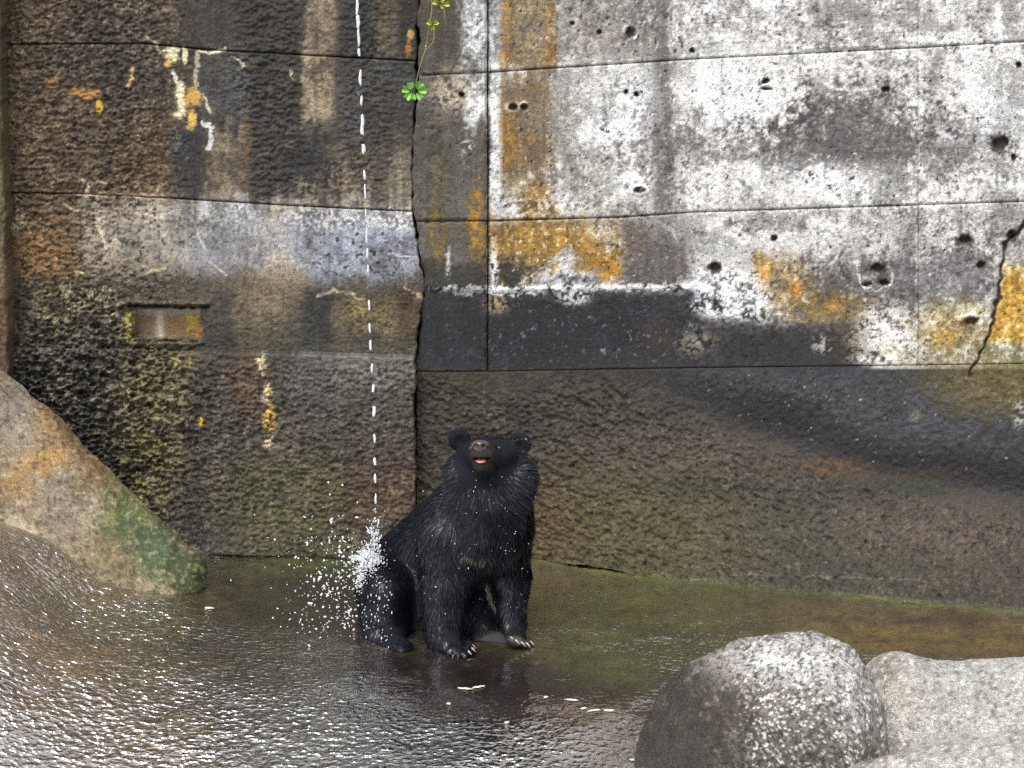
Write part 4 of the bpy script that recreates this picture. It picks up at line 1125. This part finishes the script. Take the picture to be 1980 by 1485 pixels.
# nose, tongue, eyes, claws
def sdf_part(name, lo, hi, h, build, mat, parent):
    q = Sdf(lo, hi, h); build(q); V, Q = q.mesh()
    return link(name, make_mesh(name, V, Q), mat, parent)
M_nose = plain_mat("nose_leather", (0.060, 0.046, 0.044), 0.30, 0.8, amp=0.6, scale=180)
M_tongue = plain_mat("tongue_pink", (0.62, 0.27, 0.22), 0.3, 0.6)
M_eye = plain_mat("eye_dark", (0.008, 0.006, 0.005), 0.06, 0.9)
M_claw = plain_mat("claw_horn", (0.34, 0.31, 0.27), 0.35, 0.6, amp=0.3)
nc = b.hit(928, 862)
nc[1] += 0.012
def nose_build(q):
    q.ell(nc, (0.046, 0.030, 0.026), 0.01)
    q.ell(nc + np.array([0, -0.008, -0.016]), (0.026, 0.022, 0.018), 0.012)
    for sx in (-1, 1):
        q.ell(nc + np.array([sx * 0.018, -0.028, 0.002]), (0.0125, 0.018, 0.0105), 0.005, True)
        q.ell(nc + np.array([sx * 0.037, -0.018, -0.006]), (0.009, 0.014, 0.004), 0.004, True)
    q.cone(nc + np.array([0, -0.034, 0.0]), nc + np.array([0, -0.030, -0.034]), 0.0035, 0.0035, 0.004, True)
sdf_part("nose", nc - 0.07, nc + 0.07, 0.003, nose_build, M_nose, bear)
tc = C3(930, 888, -0.112)
sdf_part("tongue", tc - 0.07, tc + 0.07, 0.003, lambda q: (q.ell(tc, (0.033, 0.062, 0.0095), 0.004), q.cone(tc + np.array([0, -0.05, 0.009]), tc + np.array([0, 0.03, 0.009]), 0.003, 0.003, 0.005, True)), M_tongue, bear)
for ex in (911, 965):
    ec = b.hit(ex, 867); ec = ec + np.array([0, -0.001, 0])
    sdf_part("eye", ec - 0.03, ec + 0.03, 0.002, lambda q: q.ell(ec, (0.0135, 0.011, 0.012), 0.003), M_eye, bear)
def claw(p, d, ln=0.045, r=0.0065):
    p = np.asarray(p, float); d = np.asarray(d, float); d /= np.linalg.norm(d)
    s_ = np.cross(d, (0, 0, 1)); s_ /= np.linalg.norm(s_); u_ = np.cross(s_, d)
    V = []; n = 8; m = 6
    for i in range(m):
        t = i / (m - 1); c = p + d * ln * t + np.array([0, 0, -1]) * ln * 0.55 * t * t; rr = r * (1 - t) ** 0.7 + 0.0006
        for k in range(n):
            a_ = 2 * math.pi * k / n; V.append(c + s_ * rr * math.cos(a_) + u_ * rr * 1.2 * math.sin(a_))
    Q = [[i * n + k, i * n + (k + 1) % n, (i + 1) * n + (k + 1) % n, (i + 1) * n + k] for i in range(m - 1) for k in range(n)]
    link("claw", make_mesh("claw", np.array(V), np.array(Q)), M_claw, bear)
for t in TOES_A: claw(C3(*t) + np.array([0.012, -0.016, 0.004]), (0.75, -0.65, 0.05), 0.026, 0.0055)
for t in TOES_B: claw(C3(*t) + np.array([0.012, -0.014, 0.004]), (0.75, -0.6, 0.0), 0.028, 0.0055)

# ------------------------------------------------------------------ falling water, splash, spray, foam
M_drop = plain_mat("white_water", (0.86, 0.90, 0.93), 0.12, 0.7, 0.25, 0.05, 80, 1.33)  # white base colour stands in for sky light refracted by the drops
def blob_mesh(nu, nv, ax, warp, seed, blunt=1.0):
    V = [[0, 0, 1]]; 
    for i in range(1, nv):
        th = math.pi * i / nv; sn = math.sin(th) ** blunt
        for k in range(nu):
            ph = 2 * math.pi * k / nu; V.append([sn * math.cos(ph), sn * math.sin(ph), math.cos(th)])
    V.append([0, 0, -1]); V = np.array(V)
    r = 1 + warp * vn3(V * 2.2 + 3.7 * seed, seed)
    V = V * r[:, None] * np.array(ax)
    Q = [[1 + (i - 1) * nu + k, 1 + i * nu + k, 1 + i * nu + (k + 1) % nu, 1 + (i - 1) * nu + (k + 1) % nu] for i in range(1, nv - 1) for k in range(nu)]
    T = [[0, 1 + k, 1 + (k + 1) % nu] for k in range(nu)]; l = len(V) - 1; s0 = 1 + (nv - 2) * nu
    T += [[l, s0 + (k + 1) % nu, s0 + k] for k in range(nu)]
    return V, np.array(Q), np.array(T)
stream_x = interp([(-60, 688), (0, 690), (200, 699), (400, 707), (640, 715), (760, 722), (900, 725), (975, 727)])
DROPS = [(-20, 26, 5), (12, 20, 5), (42, 16, 7), (72, 24, 5), (101, 10, 5), (150, 18, 6), (195, 12, 5), (240, 24, 7), (288, 12, 7), (338, 11, 5), (370, 18, 4),
         (412, 9, 3.5), (455, 18, 4), (490, 12, 4), (520, 10, 4), (590, 12, 4), (634, 12, 4), (668, 13, 5), (712, 10, 4.5), (752, 10, 5), (795, 13, 7), (848, 11, 5), (893, 10, 6), (925, 12, 5), (964, 12, 5)]
for i, (cy, hl, hw) in enumerate(DROPS):
    c = P3(float(stream_x(cy)), cy, 0.42)
    V, Q, T = blob_mesh(10, 12, (hw * 0.5 * PX, hw * 0.42 * PX, hl * 0.78 * PX), 0.3, i, 0.45)
    V[:, 0] += hw * 0.12 * PX * np.sin(V[:, 2] * 70 + i)
    link("water_drop", make_mesh("water_drop", V + c, Q, T), M_drop, None, c - np.array([0, 0, hl * PX]), kind="thing", category="water drop", group="falling water drops",
         label="elongated white drop in the thin stream falling onto the bear")
def droplets(name, centers, sizes, dirs, label, cat):
    VV, QQ, TT = [], [], []; off = 0
    for i, (c, r, d) in enumerate(zip(centers, sizes, dirs)):
        V, Q, T = blob_mesh(6, 5, (r, r, r * (1 + 1.6 * rng.random() ** 2)), 0.3, i % 40)
        d = np.asarray(d) / (np.linalg.norm(d) + 1e-9); a_ = np.cross(d, (0.3, 0.9, 0.1)); a_ /= np.linalg.norm(a_); c_ = np.cross(d, a_)
        V = V[:, :1] * a_ + V[:, 1:2] * c_ + V[:, 2:] * d
        VV.append(V + c); QQ.append(Q + off); TT.append(T + off); off += len(V)
    return link(name, make_mesh(name, np.concatenate(VV), np.concatenate(QQ), np.concatenate(TT)), M_drop, None, np.mean(centers, 0), kind="stuff", label=label, category=cat)
cs, rs_, ds_ = [], [], []
for i in range(760):                                   # the burst where the stream strikes the haunch
    g = rng.normal(size=2); py_ = 1085 + 20 * g[1]; px_ = 712 + 17 * g[0]
    if rng.random() < 0.35: px_, py_ = 724 + 7 * rng.normal(), 1040 + 22 * rng.normal()
    if rng.random() < 0.15: px_, py_ = 696 + 5 * rng.normal(), 1120 + 14 * rng.normal()
    dd = abs(g[0]) + abs(g[1])
    cs.append(C3(px_, py_, 0.20 + 0.05 * rng.normal())); rs_.append((2.5 * math.exp(-0.45 * dd) * (0.45 + 0.75 * rng.random())) * PX); ds_.append((px_ - 716, 0.2, 1100 - py_ + 6))
for i in range(60):                                    # thrown filaments
    a_ = rng.uniform(0.2, 2.9); r0, r1 = 8 + 8 * rng.random(), 20 + 30 * rng.random()
    for t in np.linspace(0, 1, 6):
        rr = r0 + (r1 - r0) * t; cs.append(C3(708 + rr * math.cos(a_), 1085 - rr * math.sin(a_) + 0.012 * rr * rr, 0.2)); rs_.append(1.5 * PX * (1 - 0.5 * t)); ds_.append((math.cos(a_), 0, math.sin(a_)))
droplets("water_splash", cs, rs_, ds_, "white burst of water where the stream strikes the bear's haunch", "splash")
cs, rs_, ds_ = [], [], []
for i in range(420):
    px_ = 690 - abs(rng.normal()) * 75 + 18 * rng.normal(); py_ = 1145 + 75 * rng.normal()
    if px_ > 695: px_ = 695 - rng.random() * 60
    if py_ > 1290: continue
    cs.append(C3(px_, py_, 0.1 + 0.3 * rng.random())); rs_.append((0.7 + 1.6 * rng.random() ** 3) * PX); ds_.append((rng.normal(), 0, rng.normal()))
for i in range(90):
    px_ = 700 + 60 * rng.random(); py_ = 1110 + 140 * rng.random()
    p_ = b.hit(px_, py_); cs.append(p_ + np.array([0, -0.02, 0])); rs_.append((0.7 + 1.0 * rng.random() ** 2) * PX); ds_.append((0.1, 0, 1))
for i in range(110):
    px_ = 800 + 225 * rng.random(); py_ = 900 + 300 * rng.random()
    p_ = b.hit(px_, py_); cs.append(p_ + np.array([0, -0.035, 0])); rs_.append((0.35 + 0.7 * rng.random() ** 3) * PX); ds_.append((0.1, 0, 1))
droplets("water_spray", cs, rs_, ds_, "scattered white droplets flying off around the bear's haunch", "spray")
# flecks of foam drifting on the water
M_foam = plain_mat("foam", (0.72, 0.68, 0.55), 0.6, 0.4)
for i, (fx, fy, w) in enumerate([(900, 1326, 14), (924, 1323, 12), (868, 1345, 5), (1055, 1340, 5), (1105, 1345, 14), (1150, 1360, 12), (1176, 1362, 14), (1128, 1357, 7), (404, 1181, 11), (980, 1375, 5), (1235, 1425, 13)]):
    c = at_Z(np.array(fx), np.array(fy), np.array(0.02)); c[2] = ground_z(c[0], c[1]) + 0.02
    V, Q, T = blob_mesh(22, 6, (w * PX * 0.9, 1.5 * 3 * PX, 0.003), 0.2, i + 3); V[:, :2] *= (1 + 0.5 * vn(V[:, 0] * 160 + i * 9, V[:, 1] * 160, 2))[:, None]
    V[:, 1] += 0.35 * V[:, 0] * (1 if i % 2 else -0.4)
    link("foam_fleck", make_mesh("foam_fleck", V + c, Q, T), M_foam, None, c, kind="thing", category="foam", group="foam flecks on the water", label="small pale fleck of foam drifting on the dark water")

# ------------------------------------------------------------------ vine hanging in the corner
M_leaf = plain_mat("leaf_green", (0.22, 0.46, 0.09), 0.45, 0.5, amp=0.3, scale=90)
M_leafy = plain_mat("leaf_yellow_green", (0.42, 0.50, 0.05), 0.45, 0.5, amp=0.25, scale=90)
M_stem = plain_mat("vine_stem", (0.24, 0.20, 0.13), 0.7, 0.3)
vine = empty("climbing_vine", P3(812, 150, 1.6), label="thin trailing vine with a few bright green leaves in the wall corner", category="vine", kind="thing")
def tube(name, pts, r, mat, parent):
    pts = np.array(pts); n = 6; V = []
    for i in range(len(pts)):
        d = pts[min(i + 1, len(pts) - 1)] - pts[max(i - 1, 0)]; d = d / np.linalg.norm(d)
        s_ = np.cross(d, (0, 1, 0)); s_ /= np.linalg.norm(s_) + 1e-9; u_ = np.cross(s_, d)
        for k in range(n): V.append(pts[i] + r * (s_ * math.cos(2 * math.pi * k / n) + u_ * math.sin(2 * math.pi * k / n)))
    Q = [[i * n + k, i * n + (k + 1) % n, (i + 1) * n + (k + 1) % n, (i + 1) * n + k] for i in range(len(pts) - 1) for k in range(n)]
    return link(name, make_mesh(name, np.array(V), np.array(Q)), mat, parent)
def curve(px_pts, Y, n=24):
    a_ = np.array(px_pts, float); t = np.linspace(0, len(a_) - 1, n); i = np.arange(len(a_))
    x = np.interp(t, i, a_[:, 0]); y = np.interp(t, i, a_[:, 1])
    x = np.convolve(np.pad(x, 2, mode='edge'), np.ones(5) / 5, 'valid'); y = np.convolve(np.pad(y, 2, mode='edge'), np.ones(5) / 5, 'valid')
    return at_Y(x, y, np.full(n, Y) + 0.012 * np.sin(t * 2))
for pts in [[(832, -40), (835, 0), (836, 26), (827, 60), (826, 88), (818, 108), (808, 140), (803, 172)], [(836, 26), (840, 55), (839, 82), (828, 92), (820, 105)], [(852, -40), (856, 0), (860, 30), (861, 52)]]:
    tube("stem", curve(pts, 1.54), 0.0032, M_stem, vine)
def leaflet(c, ang, ln, wd, mat, tilt):
    n = 9; V = []; dx, dz = math.cos(ang), math.sin(ang)
    for i in range(n):
        t = i / (n - 1); w = wd * (math.sin(math.pi * min(t * 0.62 + 0.03, 1)) ** 0.8) * (1.0 if t < 0.93 else 0.8)
        notch = -0.10 * ln if i == n - 1 else 0
        for k, sgn in enumerate((-1, 0, 1)):
            x = ln * t + (notch if sgn == 0 else 0); yy = sgn * w * 0.5
            V.append(c + np.array([dx * x - dz * yy, -0.02 * abs(sgn) - tilt * x - 0.006 * math.sin(3 * t) + (0.004 if sgn == 0 else 0), dz * x + dx * yy]))
    Q = [[i * 3 + k, i * 3 + k + 1, (i + 1) * 3 + k + 1, (i + 1) * 3 + k] for i in range(n - 1) for k in range(2)]
    link("leaf", make_mesh("leaf", np.array(V), np.array(Q)), mat, vine)
for (cx, cy, a0, ln, mat) in [(794, 174, 165, 16, 0), (796, 172, 100, 15, 0), (795, 177, 230, 16, 0), (806, 172, 55, 17, 0), (808, 174, 8, 17, 0), (806, 178, -50, 15, 0), (800, 178, -95, 13, 0),
                              (836, 46, 150, 11, 1), (838, 46, 30, 11, 1), (837, 49, -90, 8, 1), (848, 6, 160, 11, 1), (852, 4, 60, 10, 1), (857, 8, 10, 12, 1), (853, 8, -60, 8, 1), (826, 90, 120, 5, 1)]:
    leaflet(P3(cx, cy, 1.50), math.radians(a0), ln * PX * 1.1, ln * PX * 0.95, M_leafy if mat else M_leaf, 0.25 + 0.3 * rng.random())
